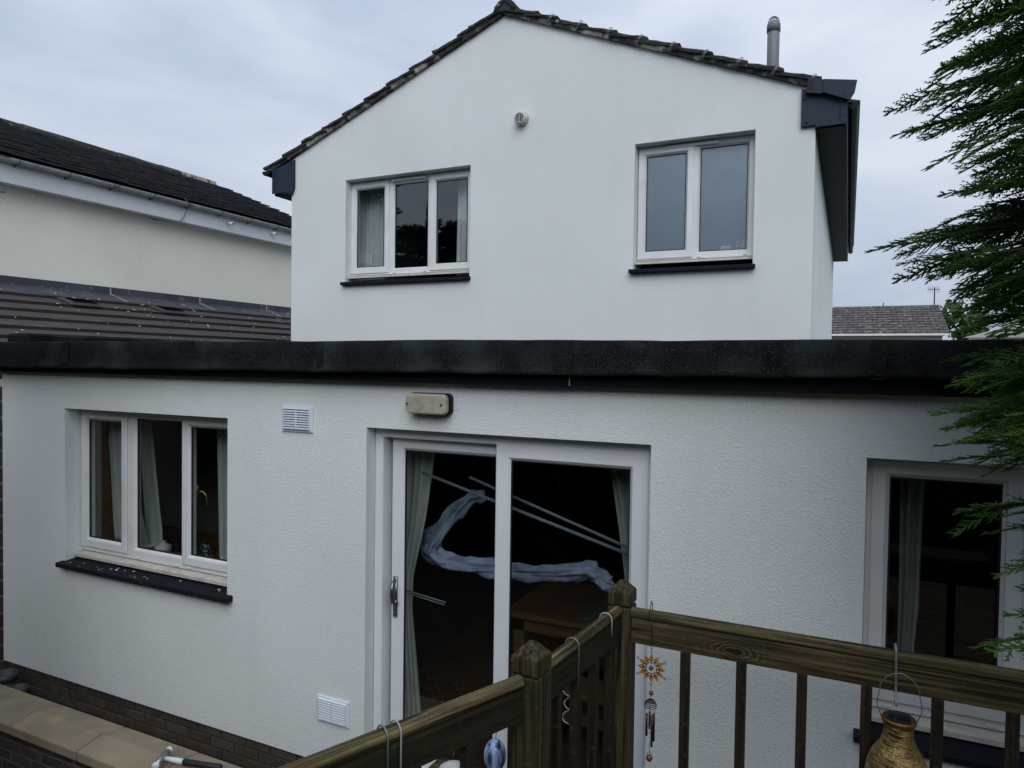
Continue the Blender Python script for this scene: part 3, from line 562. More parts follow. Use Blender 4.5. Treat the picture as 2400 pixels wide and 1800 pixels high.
for sd, U in ((-1, UL), (1, UR)):
    n = int(round(U/GA))
    for i in range(n):
        u = U - GA*(n-i); u = max(u, 0.02)
        if sd > 0 and i == n-1: continue     # metal verge cap covers the last right-hand tile
        r = random.Random(i*7+sd)
        vs, fs = tile_piece(i*3+sd+50, HY-0.065+r.uniform(-0.006, 0.006), HY+0.28, GA+0.05)
        vs = place_on_slope(vs, sd, u, 0.058, 0.085+r.uniform(-0.01, 0.012))
        if sd < 0: fs = [f[::-1] for f in fs]
        m = MB(); m.add(vs, fs); m.build('verge_tile', M['tile_dark'], roofo)
        # bedding under each tile
        r2 = random.Random(i*11+sd*3); m = MB(); vs = []; ns_ = 6
        for q in range(ns_+1):
            x = (GA+0.006)*q/ns_; hgt = 0.052 + 0.024*q/ns_
            for (y, z) in ((HY-0.040+r2.uniform(-.006, .006), -0.004+r2.uniform(-.003, .003)), (HY-0.048+r2.uniform(-.007, .007), hgt*0.5), (HY-0.045+r2.uniform(-.006, .006), hgt+r2.uniform(-.004, .004)), (HY+0.06, hgt), (HY+0.06, 0.0)):
                vs.append((x, y, z))
        fs = [(a*5+b, a*5+(b+1) % 5, (a+1)*5+(b+1) % 5, (a+1)*5+b) for a in range(ns_) for b in range(5)] + [(4,3,2,1,0), tuple(ns_*5+b for b in range(5))]
        vs = place_on_slope(vs, sd, u, 0.0, 0.0)
        if sd < 0: fs = [f[::-1] for f in fs]
        light = (sd > 0 and i in (1, 3, 5)) or (sd < 0 and i in (3, 4, 6, 7, 8))
        m.add(vs, fs); m.build('verge_mortar', M['mortar'] if light else M['mortar_dark'], roofo)
        if sd > 0 and i > 0:
            m = MB()
            for dx in (0.0, 0.014):
                pts = [(GA-0.03+dx, HY-0.075, 0.012), (GA-0.02+dx, HY-0.078, 0.05), (GA-0.010+dx, HY-0.072, 0.092), (GA-0.012+dx, HY-0.04, 0.098)]
                m.tube(place_on_slope(pts, sd, u, 0.0, 0.0), 0.0035, 5)
            m.build('tile_clip', M['wire'], roofo)
# remaining tile courses behind the verge, a strip per course
for sd, U in ((-1, UL), (1, UR)):
    n = int(round(U/GA)); m = MB()
    for i in range(n):
        u = max(U-GA*(n-i), 0.02)
        vs, fs = tile_piece(900+i, HY+0.281, HYB+0.06, GA+0.05, moss=0.002)
        vs = place_on_slope(vs, sd, u, 0.058, 0.085)
        m.add(vs, fs if sd > 0 else [f[::-1] for f in fs])
    tag(m.build('tile_courses', M['tile_dark'], roofo), kind='stuff')
for i in range(18):   # half-round ridge tiles
    r = random.Random(i); y0 = HY-0.085 + 0.455*i; m = MB(); vs = []
    prof = [(-0.155, -0.045), (-0.135, 0.035), (-0.075, 0.098), (0.0, 0.122), (0.075, 0.098), (0.135, 0.035), (0.155, -0.045), (0.12, -0.05), (0.0, 0.06), (-0.12, -0.05)]
    m.extrude([(AX+0.03+a*0.82+r.uniform(-.004, .004), AZ+0.045+b*0.75+r.uniform(-.004, .004)) for a, b in prof], 1, y0, y0+0.447); m.build('ridge_tile', M['tile_dark'], roofo, smooth=False, bevel=0.012)
m = MB(); m.extrude([(AX-0.12, AZ+0.01), (AX+0.15, AZ+0.0), (AX+0.09, AZ+0.09), (AX+0.03, AZ+0.115), (AX-0.06, AZ+0.085)], 1, HY-0.07, HY+0.02); m.build('ridge_mortar', M['mortar_dark'], roofo, bevel=0.01)
# boxed eaves: end plates, soffits, fascias, gutters
def poly_plate(name, mat, poly, y0, y1, parent, bevel=0.003):
    return MB().extrude(poly, 1, y0, y1).build(name, mat, parent, bevel=bevel)
be = poly_plate('box_end', M['navy'], [(-6.385, 2.055), (-6.09, 2.02), (-6.058, 2.10), (-6.058, 2.43), (-6.385, 2.335)], HY-0.035, HY-0.001, HO)
poly_plate('corner_trim', M['navy'], [(-6.392, 2.045), (-6.365, 2.045), (-6.365, 2.34), (-6.392, 2.33)], HY-0.045, HY-0.0355, be)
poly_plate('corner_trim', M['navy'], [(-6.392, 2.045), (-6.135, 2.045), (-6.135, 2.075), (-6.392, 2.075)], HY-0.043, HY-0.0355, be)
for bx_, bz_ in ((-6.09, 2.38), (-6.09, 2.13), (-6.36, 2.12)): MB().tube([(bx_, HY-0.040, bz_), (bx_, HY-0.0355, bz_)], 0.008, 8).build('screw', M['navy'], be)
br = poly_plate('box_end', M['navy'], [(-0.415, 2.075), (-0.29, 2.075), (-0.068, 2.085), (-0.068, 2.29), (-0.415, 2.40)], HY-0.035, HY-0.001, HO)
poly_plate('corner_trim', M['navy'], [(-0.30, 2.056), (-0.058, 2.056), (-0.058, 2.085), (-0.10, 2.10), (-0.30, 2.085)], HY-0.044, HY-0.0355, br)
poly_plate('corner_trim', M['navy'], [(-0.112, 2.07), (-0.058, 2.07), (-0.058, 2.25), (-0.112, 2.27)], HY-0.046, HY-0.0355, br)
for bx_, bz_ in ((-0.39, 2.31), (-0.37, 2.11), (-0.26, 2.075), (-0.085, 2.13), (-0.085, 2.22)): MB().tube([(bx_, HY-0.051, bz_), (bx_, HY-0.0355, bz_)], 0.008, 8).build('screw', M['navy'], br)
vc = poly_plate('verge_cap', M['navy'], [(-0.385, 2.345), (-0.26, 2.318), (-0.245, 2.325), (-0.045, 2.235), (-0.005, 2.30), (0.008, 2.385), (-0.25, 2.435), (-0.36, 2.475)], HY-0.085, HY-0.046, br)
poly_plate('cap_joint', M['navy'], [(-0.248, 2.325), (-0.045, 2.232), (-0.003, 2.30), (0.012, 2.388), (-0.248, 2.437)], HY-0.093, HY-0.0855, br)
m = MB()
for i in range(4):
    for j in range(7): m.box(-0.37+i*0.013, -0.362+i*0.013, HY-0.0862, HY-0.0852, 2.36+j*0.013-i*0.002, 2.368+j*0.013-i*0.002)
m.build('cap_perforation', M['gutter_black'], br)
MB().tube([(-0.09, HY-0.098, 2.285), (-0.09, HY-0.093, 2.285)], 0.008, 8).build('screw', M['navy'], br)
part_box('soffit', M['soffit'], HO, -0.299, -0.071, HY+0.0005, HYB-0.001, 2.052, 2.066)
part_box('soffit', M['soffit'], HO, -6.37, -6.121, HY+0.0005, HYB-0.001, 2.03, 2.044)
m = MB()
for i in range(int((HYB-HY)/1.2)):
    m.box(-0.297, -0.072, HY+6.1+i*30, HY+6.108+i*30, 2.0505, 2.0518)
m.build('soffit_joint', M['gutter_black'], HO)
part_box('eaves_fascia', M['navy'], HO, -0.070, -0.054, HY+0.0005, HYB-0.001, 2.042, 2.27, bevel=0.003)
part_box('eaves_fascia', M['navy'], HO, -6.391, -6.371, HY+0.0005, HYB-0.001, 2.03, 2.31, bevel=0.003)
def gutter(side, xc, zc, y0, y1, r, parent, mat, name='gutter'):
    m = MB(); n = 10; pts = []
    for k in range(n+1):
        a = math.pi + math.pi*k/n; pts.append((xc+r*math.cos(a), zc+r*math.sin(a)))
    for k in range(n+1):
        a = math.pi + math.pi*(n-k)/n; pts.append((xc+(r-0.005)*math.cos(a), zc+(r-0.005)*math.sin(a)))
    m.extrude(pts, 1, y0, y1)
    # stop ends
    for yy in (y0, y1-0.006): m.extrude([(xc+(r+0.003)*math.cos(math.pi+math.pi*k/n), zc+(r+0.003)*math.sin(math.pi+math.pi*k/n)) for k in range(n+1)], 1, yy-0.002, yy+0.006)
    return m.build(name, mat, parent)
gutter(-1, -6.445, 2.315, HY-0.09, HYB+0.03, 0.055, HO, M['gutter_black'])
gutter(1, -0.012, 2.235, HY+0.02, HYB+0.03, 0.040, HO, M['gutter_black'])
# flue pipe on the far slope
fl = thing('flue_pipe', (-0.80, 8.0, 2.62), 'grey round flue pipe with wire cage top rising behind right roof slope', 'flue')
MB().lathe((-0.797, 8.0, 2.60), [(0.062, 0), (0.062, 1.06)], 24).build('pipe', M['pipe_grey'], fl, smooth=True, bevel=0.004)
MB().lathe((-0.797, 8.0, 2.60), [(0.069, 0.96), (0.069, 1.03), (0.060, 1.062), (0.05, 1.065)], 24).build('collar', M['pipe_grey'], fl, smooth=True)
MB().lathe((-0.797, 8.0, 2.60), [(0.068, 0.36), (0.068, 0.44)], 24).build('collar', M['pipe_grey'], fl, smooth=True)
m = MB()
for k in range(7):
    a = math.pi*k/7; pts = [(-0.797+0.056*math.cos(t)*math.cos(a), 8.0+0.056*math.cos(t)*math.sin(a), 3.658+0.065*math.sin(t)) for t in np.linspace(0, math.pi, 11)]
    m.tube(pts, 0.0035, 5)
m.build('wire_cage', M['pipe_grey'], fl)
# round vent cowl on the gable
rv = thing('round_vent', (-3.058, 6.6, 2.51), 'small stained round vent terminal high on the white gable', 'vent')
m = MB(); n = 20; prof = [(0.072, 0.0), (0.068, -0.03), (0.062, -0.075), (0.050, -0.09), (0.047, -0.088), (0.047, -0.07)]
vs = []
for r_, y in prof: vs += [(-3.058+r_*math.cos(2*math.pi*j/n)-0.25*(-y)*0, 6.6+y, 2.515+r_*math.sin(2*math.pi*j/n)+y*0.18) for j in range(n)]
fs = [(i*n+j, i*n+(j+1) % n, (i+1)*n+(j+1) % n, (i+1)*n+j) for i in range(len(prof)-1) for j in range(n)] + [tuple(range((len(prof)-1)*n, len(prof)*n))]
m.add(vs, fs); m.build('cowl', M['cream_plas'], rv, smooth=True)
m = MB()
for k in range(-2, 3):
    hw = math.sqrt(max(0.0, 0.046**2-(k*0.017)**2)); m.tube([(-3.058-hw+2*hw*q/8, 6.517, 2.499+k*0.017-0.006*abs(q-4)/4+0.006*math.sin(q*1.4)) for q in range(9)], 0.0035, 5)
m.tube([(-3.058, 6.516, 2.455), (-3.058, 6.516, 2.545)], 0.0035, 5); m.build('grille', M['cream_plas'], rv)
MB().lathe((0, 0, 0), [(0.046, 0), (0.046, 0.001)], 16)
m = MB(); m.add([(-3.058+0.046*math.cos(2*math.pi*j/16), 6.527, 2.499+0.046*math.sin(2*math.pi*j/16)) for j in range(16)], [tuple(range(16))]); m.build('duct_opening', M['gasket'], rv)

# ------------------------------------------------------------------ fittings on the extension wall
def air_vent(cx_, cz_, label):
    t = thing('air_vent', (cx_, 3.5, cz_-0.08), label, 'vent', 'louvred air vents on the extension wall'); wd, ht = 0.1275, 0.082
    m = MB(); plate(m, cx_-wd, cx_+wd, cz_-ht, cz_+ht, 3.489, 3.499, [(cx_-wd+0.0225, cx_+wd-0.0225, cz_-ht+0.0195, cz_+ht-0.0195)]); m.build('flange', M['vent_white'], t, bevel=0.002)
    m = MB(); rect = lambda e, f_: [(cx_-wd+e, cz_-ht+f_), (cx_+wd-e, cz_-ht+f_), (cx_+wd-e, cz_+ht-f_), (cx_-wd+e, cz_+ht-f_)]
    A = [(a, 3.488, c) for a, c in rect(0.015, 0.012)]; B = [(a, 3.474, c) for a, c in rect(0.020, 0.017)]; C = [(a, 3.497, c) for a, c in rect(0.022, 0.019)]
    m.add(A+B+C, [(q, (q+1) % 4, 4+(q+1) % 4, 4+q) for q in range(4)] + [(4+q, 4+(q+1) % 4, 8+(q+1) % 4, 8+q) for q in range(4)]); m.build('raised_frame', M['vent_white'], t)
    part_box('opening', M['gasket'], t, cx_-wd+0.025, cx_+wd-0.025, 3.4975, 3.4985, cz_-ht+0.021, cz_+ht-0.021)
    n = 8
    for k in range(n):
        z = cz_-ht+0.020 + (2*ht-0.04)*(k+0.5)/n; hh = (2*ht-0.04)/n*0.34
        m = MB(); m.extrude([(3.475, z-hh-0.0014), (3.475, z-hh+0.0014), (3.494, z+hh+0.0014), (3.494, z+hh-0.0014)], 0, cx_-wd+0.0225, cx_+wd-0.0225); m.build('louvre', M['vent_white'], t)
    part_box('centre_rib', M['vent_white'], t, cx_-0.003, cx_+0.003, 3.4742, 3.49, cz_-ht+0.022, cz_+ht-0.022)
air_vent(-3.18, -0.364, 'white plastic louvred air vent between window and door, near the roof')
air_vent(-2.876, -2.191, 'white plastic louvred air vent low on the wall beside the door')
bl = thing('bulkhead_lamp', (-2.17, 3.5, -0.30), 'yellowed rectangular bulkhead lamp mounted above the patio door', 'lamp')
def rrect(x0, x1, z0, z1, r, n=5):
    o = []
    for (cx0, cz0, a0) in ((x1-r, z1-r, 0), (x0+r, z1-r, 90), (x0+r, z0+r, 180), (x1-r, z0+r, 270)):
        o += [(cx0+r*math.cos(R_(a0+90*k/n)), cz0+r*math.sin(R_(a0+90*k/n))) for k in range(n+1)]
    return o
MB().extrude(rrect(-2.310, -2.030, -0.290, -0.165, 0.03), 1, 3.462, 3.499).build('backplate', M['gutter_black'], bl, bevel=0.003)
MB().extrude(rrect(-2.307, -2.036, -0.286, -0.169, 0.03), 1, 3.415, 3.461).build('diffuser', M['lens'], bl, bevel=0.012, seg=3)
for x in (-2.292, -2.062): MB().tube([(x, 3.409, -0.228), (x, 3.42, -0.228)], 0.006, 8).build('screw', M['gasket'], bl)
m = MB()
for i in range(11):
    for j in range(5): m.box(-2.275+i*0.0205, -2.2715+i*0.0205, 3.4135, 3.4155, -0.272+j*0.021, -0.269+j*0.021)
m.build('prism_dots', M['cream_plas'], bl)
part_box('paint_patch', M['white_board'], bl, -2.25, -2.005, 3.4975, 3.4988, -0.262, -0.150)

# ------------------------------------------------------------------ neighbour's house on the left
NB = thing('neighbour_house', (-12.8, 8, GZ), 'cream rendered neighbouring house with white fascia and slate grey roof', 'building')
NX, NF, NY0, NY1 = -9.5, -9.30, 1.0, 11.57
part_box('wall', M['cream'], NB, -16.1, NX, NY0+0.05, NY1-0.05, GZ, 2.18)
part_box('soffit', M['white_board'], NB, NX+0.001, NF-0.021, NY0, NY1, 2.145, 2.16)
part_box('fascia', M['white_board'], NB, NF-0.02, NF, NY0, NY1, 2.135, 2.40, bevel=0.004)
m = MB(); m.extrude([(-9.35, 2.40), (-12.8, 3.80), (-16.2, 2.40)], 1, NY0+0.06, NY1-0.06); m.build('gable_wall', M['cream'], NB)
gt = gutter(1, NF+0.062, 2.425, NY0, NY1+0.02, 0.058, NB, M['gutter_grey'])
for i in range(11):
    y = 5.25+i*0.62 if i < 12 else 0
    m = MB(); pts = [(NF+0.062+0.063*math.cos(math.pi+math.pi*k/8), y, 2.425+0.063*math.sin(math.pi+math.pi*k/8)) for k in range(9)]
    m.tube(pts, 0.008, 6); m.box(NF+0.0005, NF+0.010, y-0.012, y+0.012, 2.345, 2.40); m.build('bracket', M['bracket'], gt)
TN = math.atan(0.404); ct, sn_ = math.cos(TN), math.sin(TN)
nr = MB()
nr.extrude([(NF+0.03, 2.435), (-12.8, 3.835), (-12.8, 3.80), (NF+0.03, 2.40)], 1, NY0, NY1)
nr.extrude([(-12.8, 3.835), (-16.3, 2.42), (-16.3, 2.385), (-12.8, 3.80)], 1, NY0, NY1)
nro = nr.build('roof', M['tile_nb'], NB)
ng = 13; gauge = 3.78/ng
for i in range(ng):
    m = MB(); r = random.Random(i+40); y = NY0 - (0.15 if i % 2 else 0); u0 = i*gauge
    while y < NY1:
        y1 = min(y+0.297, NY1+0.02); ys = max(y, NY0); lift = r.uniform(-0.004, 0.005); tw = r.uniform(-0.012, 0.012)
        def Q(u, h): return (NF+0.06-u*ct-h*sn_*-1*0+h*sn_, 2.43+u*sn_+h*ct)
        a = Q(u0-0.03+tw, 0.082+lift); b = Q(u0-0.03+tw, 0.056+lift); c = Q(u0+gauge+0.02, 0.0); d = Q(u0+gauge+0.02, 0.022)
        if y1-ys > 0.03: m.extrude([a, b, c, d], 1, ys+0.003, y1-0.002)
        y += 0.30
    m.build('tile_course', M['tile_nb'], nro)
for i in range(24):
    y = NY0+0.45*i; r = random.Random(i+300); m = MB()
    if y > NY1-0.3: break
    m.extrude([(-12.8+0.145*math.cos(math.pi*k/8)+r.uniform(-.006, .006), 3.86+0.13*math.sin(math.pi*k/8)+r.uniform(-.008, .008)) for k in range(9)], 1, y, min(y+0.443, NY1+0.02)); m.build('ridge_tile', M['tile_dark'] if i < 21 else M['mortar'], nro)
# downturned wire on the fascia, two overflow pipes
ca = MB().tube([(NF+0.12, 7.62, 2.47), (NF+0.13, 7.70, 2.40), (NF+0.03, 7.72, 2.30), (NF+0.02, 7.68, 2.20), (NF+0.02, 7.60, 2.11), (NF+0.02, 7.45, 2.085), (NX+0.02, 7.30, 2.12), (NX+0.015, 7.25, 2.15)], 0.006, 6).build('loose_cable', M['bracket'], smooth=True)
tag(ca, 'thin grey cable drooping from the neighbour gutter in a loop', 'cable')
for y, lb in ((8.55, 'short white overflow pipe poking from fascia, nearer the loose cable'), (9.52, 'short white overflow pipe poking from fascia, nearer the white gable')):
    o = thing('overflow_pipe', (NF, y, 2.26), lb, 'pipe', 'overflow pipes through the neighbour fascia')
    MB().tube([(NF-0.03, y, 2.285), (NF+0.13, y-0.01, 2.262)], 0.022, 12).build('pipe', M['white_plas'], o, smooth=True)
    MB().tube([(NF+0.1305, y-0.0101, 2.262), (NF+0.1315, y-0.0102, 2.2618)], 0.015, 10).build('bore', M['gasket'], o)

# ------------------------------------------------------------------ lean-to with brown tiles
LT = thing('lean_to', (-8.2, 7, GZ), 'lean-to outbuilding with brown flat tiles and lead flashing against cream wall', 'building')
part_box('wall', M['brick_far'], LT, -9.49, -7.30, 1.2, 11.2, GZ, 0.05)
m = MB(); m.extrude([(-9.495, 0.90), (-9.495, 0.80), (-7.15, -0.02), (-7.15, 0.065)], 1, 1.1, 11.3); lto = m.build('roof', M['tile_brown'], LT)
t_ = math.atan(0.35)
def lean(u, h): return (-9.5+u*1.0+h*math.sin(t_), 0.90-u*0.35+h*math.cos(t_))
for i in range(7):
    u0 = 0.13+0.32*i; m = MB(); r = random.Random(i+77); y = 1.1-(0.17 if i % 2 else 0)
    while y < 11.3:
        ys, y1 = max(y, 1.1), min(y+0.333, 11.3); lf = r.uniform(-0.002, 0.003)
        if y1-ys > 0.03: m.extrude([lean(u0-0.02, 0.014), lean(u0-0.02, 0.002), lean(u0+0.325, 0.014+lf), lean(u0+0.325, 0.052+lf)], 1, ys+0.0012, y1-0.0012)
        y += 0.335
    m.build('tile_course', M['tile_brown'], lto)
m = MB(); m.extrude([(-9.499, 1.03), (-9.482, 1.03), (-9.480, 0.93), (-9.13, 0.812), (-9.13, 0.800), (-9.499, 0.915)], 1, 1.1, 11.3); lfl = m.build('lead_flashing', M['lead'], LT, bevel=0.004)
for y in (3.2, 5.0, 6.62, 8.15, 9.6):
    m = MB(); m.extrude([(-9.483, 1.035), (-9.476, 1.035), (-9.474, 0.936), (-9.122, 0.817), (-9.126, 0.810), (-9.48, 0.928)], 1, y, y+0.016); m.build('lead_joint', M['gutter_grey'], lfl)
for y in (5.55, 6.85):
    m = MB(); base = lean(0.62, 0.04)
    def P3(u, h, yy): q = lean(u, h); return (q[0], yy, q[1])
    vs = [P3(0.50, 0.052, y), P3(0.50, 0.052, y+0.42), P3(0.80, 0.058, y+0.40), P3(0.80, 0.058, y+0.02), P3(0.53, 0.068, y+0.03), P3(0.53, 0.068, y+0.39), P3(0.77, 0.085, y+0.37), P3(0.77, 0.085, y+0.05)]
    m.add(vs, [(4,5,6,7), (0,1,5,4), (1,2,6,5), (2,3,7,6), (3,0,4,7)]); tv = m.build('tile_vent', M['tile_brown'], LT)
    for k in range(4):
        m = MB(); u = 0.57+0.055*k; m.add([P3(u, 0.073+0.004*k, y+0.06), P3(u, 0.073+0.004*k, y+0.36), P3(u+0.03, 0.088+0.004*k, y+0.36), P3(u+0.03, 0.088+0.004*k, y+0.06), P3(u+0.03, 0.066, y+0.06), P3(u+0.03, 0.066, y+0.36)], [(0,1,2,3), (3,2,5,4)]); m.build('slot', M['gutter_black'], tv)
fk = MB(); r = random.Random(12)
for i in range(90):
    u = r.uniform(0.05, 2.1); y = r.uniform(4.2, 10.5); s_ = r.uniform(0.004, 0.011)*(1.8 if r.random() < 0.12 else 1); a = r.uniform(0, 3.14); k_ = r.uniform(1, 3.2)
    q = lean(u, 0.05); h0 = 0.058
    def P4(du, dy, h): w_ = lean(u+du, h); return (w_[0], y+dy, w_[1])
    ca_, sa_ = math.cos(a), math.sin(a)
    pts = [(s_*k_*x*ca_-s_*z*sa_, s_*k_*x*sa_+s_*z*ca_) for x, z in ((1, 0), (0.2, 1), (-1, 0.3), (-0.4, -0.9))]
    vs = [P4(p[0], p[1], h0) for p in pts] + [P4(0, 0, h0+0.007)]; fk.add(vs, [(0,1,4), (1,2,4), (2,3,4), (3,0,4)])
tag(fk.build('roof_flecks', M['droppings'], center=False), 'pale mortar crumbs and droppings scattered over brown lean-to tiles', 'debris', kind='stuff')
# boundary wall glimpsed past the corner of the extension
bw = thing('boundary_wall', (-7.05, 5.0, GZ), 'dark brick boundary wall glimpsed past left corner of the extension', 'wall')
part_box('core', M['upvc_old'], bw, -7.28, -7.02, 3.55, 6.55, GZ, -0.2)
for c in range(18):
    m = MB(); m.box(-7.019, -7.0, 3.55, 6.55, GZ+0.02+c*0.15, GZ+0.14+c*0.15); m.build('brick_course', M['brick_far'], bw)

# ------------------------------------------------------------------ garden wall with saddle coping
GW = thing('garden_wall', (-4.4, 3.01, GZ), 'low garden wall of dark bricks topped with buff sandstone coping', 'wall')
part_box('core', M['joint'], GW, -7.2, -2.3, 2.8895, 3.125, GZ, -2.575)
lay_bricks(GW, M['brick_k'], -7.2, -2.4, -2.575, 5, 2.886, 9)
for k in range(-3, 4):
    x0 = -5.11+0.71*k; r = random.Random(k+9); z_ = r.uniform(-0.003, 0.003)
    m = MB(); m.extrude([(2.838, -2.508+z_), (2.838, -2.572), (3.182, -2.572), (3.182, -2.505+z_), (3.012, -2.471+z_)], 0, x0+0.005, x0+0.705)
    m.build('coping_stone', M['coping'], GW, bevel=0.007, seg=2)
m = MB(); m.extrude([(2.845, -2.515), (2.845, -2.570), (3.175, -2.570), (3.175, -2.512), (3.012, -2.480)], 0, -7.2, -2.3); m.build('coping_joint', M['joint_dark'], GW)
# mallet lying on the coping
mt = thing('mallet', (-3.65, 2.97, -2.47), 'white handled mallet with black grip lying on the sandstone coping', 'mallet')
a = Vector((-3.772, 3.03, -2.428)); b = Vector((-3.702, 2.865, -2.440)); c = (a+b)/2
MB().tube([a, a.lerp(b, 0.14)], 0.021, 14).build('head_face', M['white_plas'], mt, smooth=True, bevel=0.004)
MB().tube([a.lerp(b, 0.141), a.lerp(b, 0.859)], 0.0195, 14).build('head', M['steel'], mt, smooth=True)
MB().tube([a.lerp(b, 0.86), b], 0.021, 14).build('head_face', M['white_plas'], mt, smooth=True, bevel=0.004)
e0 = Vector((-3.715, 2.952, -2.434)); e1 = Vector((-3.60, 2.985, -2.442)); e2 = Vector((-3.36, 3.055, -2.452))
MB().tube([e0, e0.lerp(e1, .5), e1], [0.013, 0.016, 0.017], 12).build('handle', M['white_plas'], mt, smooth=True)
MB().tube([e1, e1.lerp(e2, .05), e1.lerp(e2, .5), e1.lerp(e2, .95), e2], [0.017, 0.020, 0.018, 0.021, 0.017], 12).build('grip', M['black_rub'], mt, smooth=True)
# plant pots in the gap by the corner
for x, y, z, rr, lb in ((-6.09, 3.345, -2.535, 0.085, 'black plastic plant pot standing in gap behind coping, near wall corner'), (-5.85, 3.31, -2.585, 0.07, 'smaller black pot half hidden behind the coping edge')):
    p = thing('plant_pot', (x, y, GZ+0.03), lb, 'pot', 'black plant pots beside the extension corner')
    MB().lathe((x, y, z-0.24), [(rr*0.7, 0), (rr, 0.22), (rr*0.94, 0.22), (rr*0.66, 0.01)], 20).build('body', M['pot'], p, smooth=True)
    MB().lathe((x, y, z-0.24), [(rr*1.06, 0.18), (rr*1.08, 0.235), (rr*0.97, 0.235), (rr*0.95, 0.19)], 20).build('rim', M['pot'], p, smooth=True)
    part_box('stand', M['brick_far'], p, x-0.07, x+0.07, y-0.06, y+0.06, GZ+0.03, z-0.241)

# ------------------------------------------------------------------ far house, aerial and tree at right
FH = thing('far_bungalow', (0.5, 30, GZ), 'distant white bungalow with mottled brown tiled roof beyond the house', 'building')
part_box('wall', M['white_board'], FH, -9.0, 2.9, 28.3, 35, GZ, 1.28)
m = MB(); m.extrude([(28.0, 1.27), (31.6, 2.50), (35.2, 1.27)], 0, -9.2, 3.06); fro = m.build('roof', M['tile_far'], FH)
nc = 11
for i in range(nc):
    m = MB(); r = random.Random(i+500); th = math.atan2(1.23, 3.6); L_ = 3.80/nc
    x = -1.2-(0.16 if i % 2 else 0)
    while x < 3.06:
        x1 = min(x+0.325, 3.08); lf = r.uniform(0, 0.02)
        def F(u, h): return (28.0+u*math.cos(th)-h*math.sin(th), 1.30+u*math.sin(th)+h*math.cos(th))
        m.extrude([F(i*L_-0.04, 0.055+lf), F(i*L_-0.04, 0.005), F((i+1)*L_, 0.0), F((i+1)*L_, 0.03)], 0, x+0.008, x1-0.004); x += 0.33
    m.build('tile_course', M['tile_far'], fro)
part_box('gutter', M['white_board'], FH, -9.2, 3.05, 27.86, 27.96, 1.22, 1.29)
part_box('verge_board', M['white_board'], FH, 3.081, 3.11, 27.95, 28.4, 1.17, 1.30)
AE = thing('tv_aerial', (2.93, 31.6, 2.45), 'thin television aerial on a mast above far bungalow ridge', 'aerial')
MB().tube([(2.93, 31.55, 1.8), (2.93, 31.55, 3.22)], 0.025, 6).build('mast', M['mast'], AE)
m = MB(); m.tube([(2.70, 31.4, 3.14), (3.10, 31.75, 3.16)], 0.014, 5)
for k in range(6):
    q = Vector((2.70, 31.4, 3.14)).lerp(Vector((3.10, 31.75, 3.16)), k/5); m.tube([q+Vector((0, 0, -0.13)), q+Vector((0, 0, 0.13))], 0.009, 4)
m.build('antenna', M['mast'], AE)
PH = thing('far_gable', (5.4, 33, GZ), 'pale sloping roof edge half hidden behind the conifer at right', 'building')
m = MB(); m.extrude([(4.1, 1.35), (6.6, 2.1), (9.2, 1.35)], 1, 33, 40); m.build('roof', M['droppings'], PH)
part_box('wall', M['white_board'], PH, 4.3, 9.0, 33.1, 39.9, GZ, 1.36)
part_box('antenna_stub', M['mast'], FH, 1.18, 1.22, 31.55, 31.6, 2.46, 2.68)

# ------------------------------------------------------------------ trees
def np_mesh(name, V, T, mat, parent=None):
    me = bpy.data.meshes.new(name); V = np.asarray(V, np.float32); T = np.asarray(T, np.int32)
    me.vertices.add(len(V)); me.vertices.foreach_set('co', V.ravel()); me.loops.add(T.size); me.loops.foreach_set('vertex_index', T.ravel())
    me.polygons.add(len(T)); me.polygons.foreach_set('loop_start', np.arange(0, T.size, T.shape[1], dtype=np.int32)); me.polygons.foreach_set('loop_total', np.full(len(T), T.shape[1], np.int32))
    me.update(calc_edges=True); me.materials.append(mat)
    o = bpy.data.objects.new(name, me); COL.objects.link(o); adopt(o, parent); return o
def shoots_to_mesh(sh, fat=0.32):
    """each shoot (p0,p1,r) becomes a thin spindle: 3-sided, widest a third of the way"""
    V, T = [], []
    for p0, p1, r in sh:
        p0, p1 = np.array(p0), np.array(p1); d = p1-p0; n_ = d/(np.linalg.norm(d)+1e-9)
        a = np.cross(n_, (0.0, 0.0, 1.0)); a /= np.linalg.norm(a)+1e-9; b = np.cross(n_, a); q = p0+d*fat; o = len(V)
        V += [p0+a*r, p0-a*r*0.6+b*r*0.7, p0-a*r*0.6-b*r*0.7, p1]
        T += [(o+3, o+1, o), (o+3, o+2, o+1), (o+3, o, o+2)]
    return np.array(V), np.array(T)
def spray_proto(seed, n1, n2, r0):
    r = random.Random(seed); sh = []
    def axis(t): return np.array([t, 0.03*math.sin(3*t+seed), -0.10*t*t])
    for k in range(5): sh.append((axis(k/5), axis((k+1)/5+0.03), r0*1.25))
    for i in range(n1):
        t = 0.06+0.92*i/n1
        for sd in (-1, 1):
            if r.random() < 0.08: continue
            l1 = (0.40*(1-t)**0.8+0.06)*r.uniform(0.7, 1.15); an = R_(r.uniform(30, 44)); p = axis(t+r.uniform(-.02, .02))
            d = np.array([math.cos(an), sd*math.sin(an), r.uniform(-0.22, 0.10)]); e = p+d*l1; sh.append((p, e, r0))
            for j in range(n2):
                s_ = 0.12+0.8*(j+r.random()*0.5)/max(n2, 1); l2 = l1*0.36*(1.05-s_)+0.022; a2 = an+R_(r.uniform(28, 40))*(1 if j % 2 else -1)
                d2 = np.array([math.cos(a2), sd*math.sin(a2), r.uniform(-0.25, 0.2)]); q = p+d*l1*s_; sh.append((q, q+d2*l2, r0*0.85))
    return shoots_to_mesh(sh)
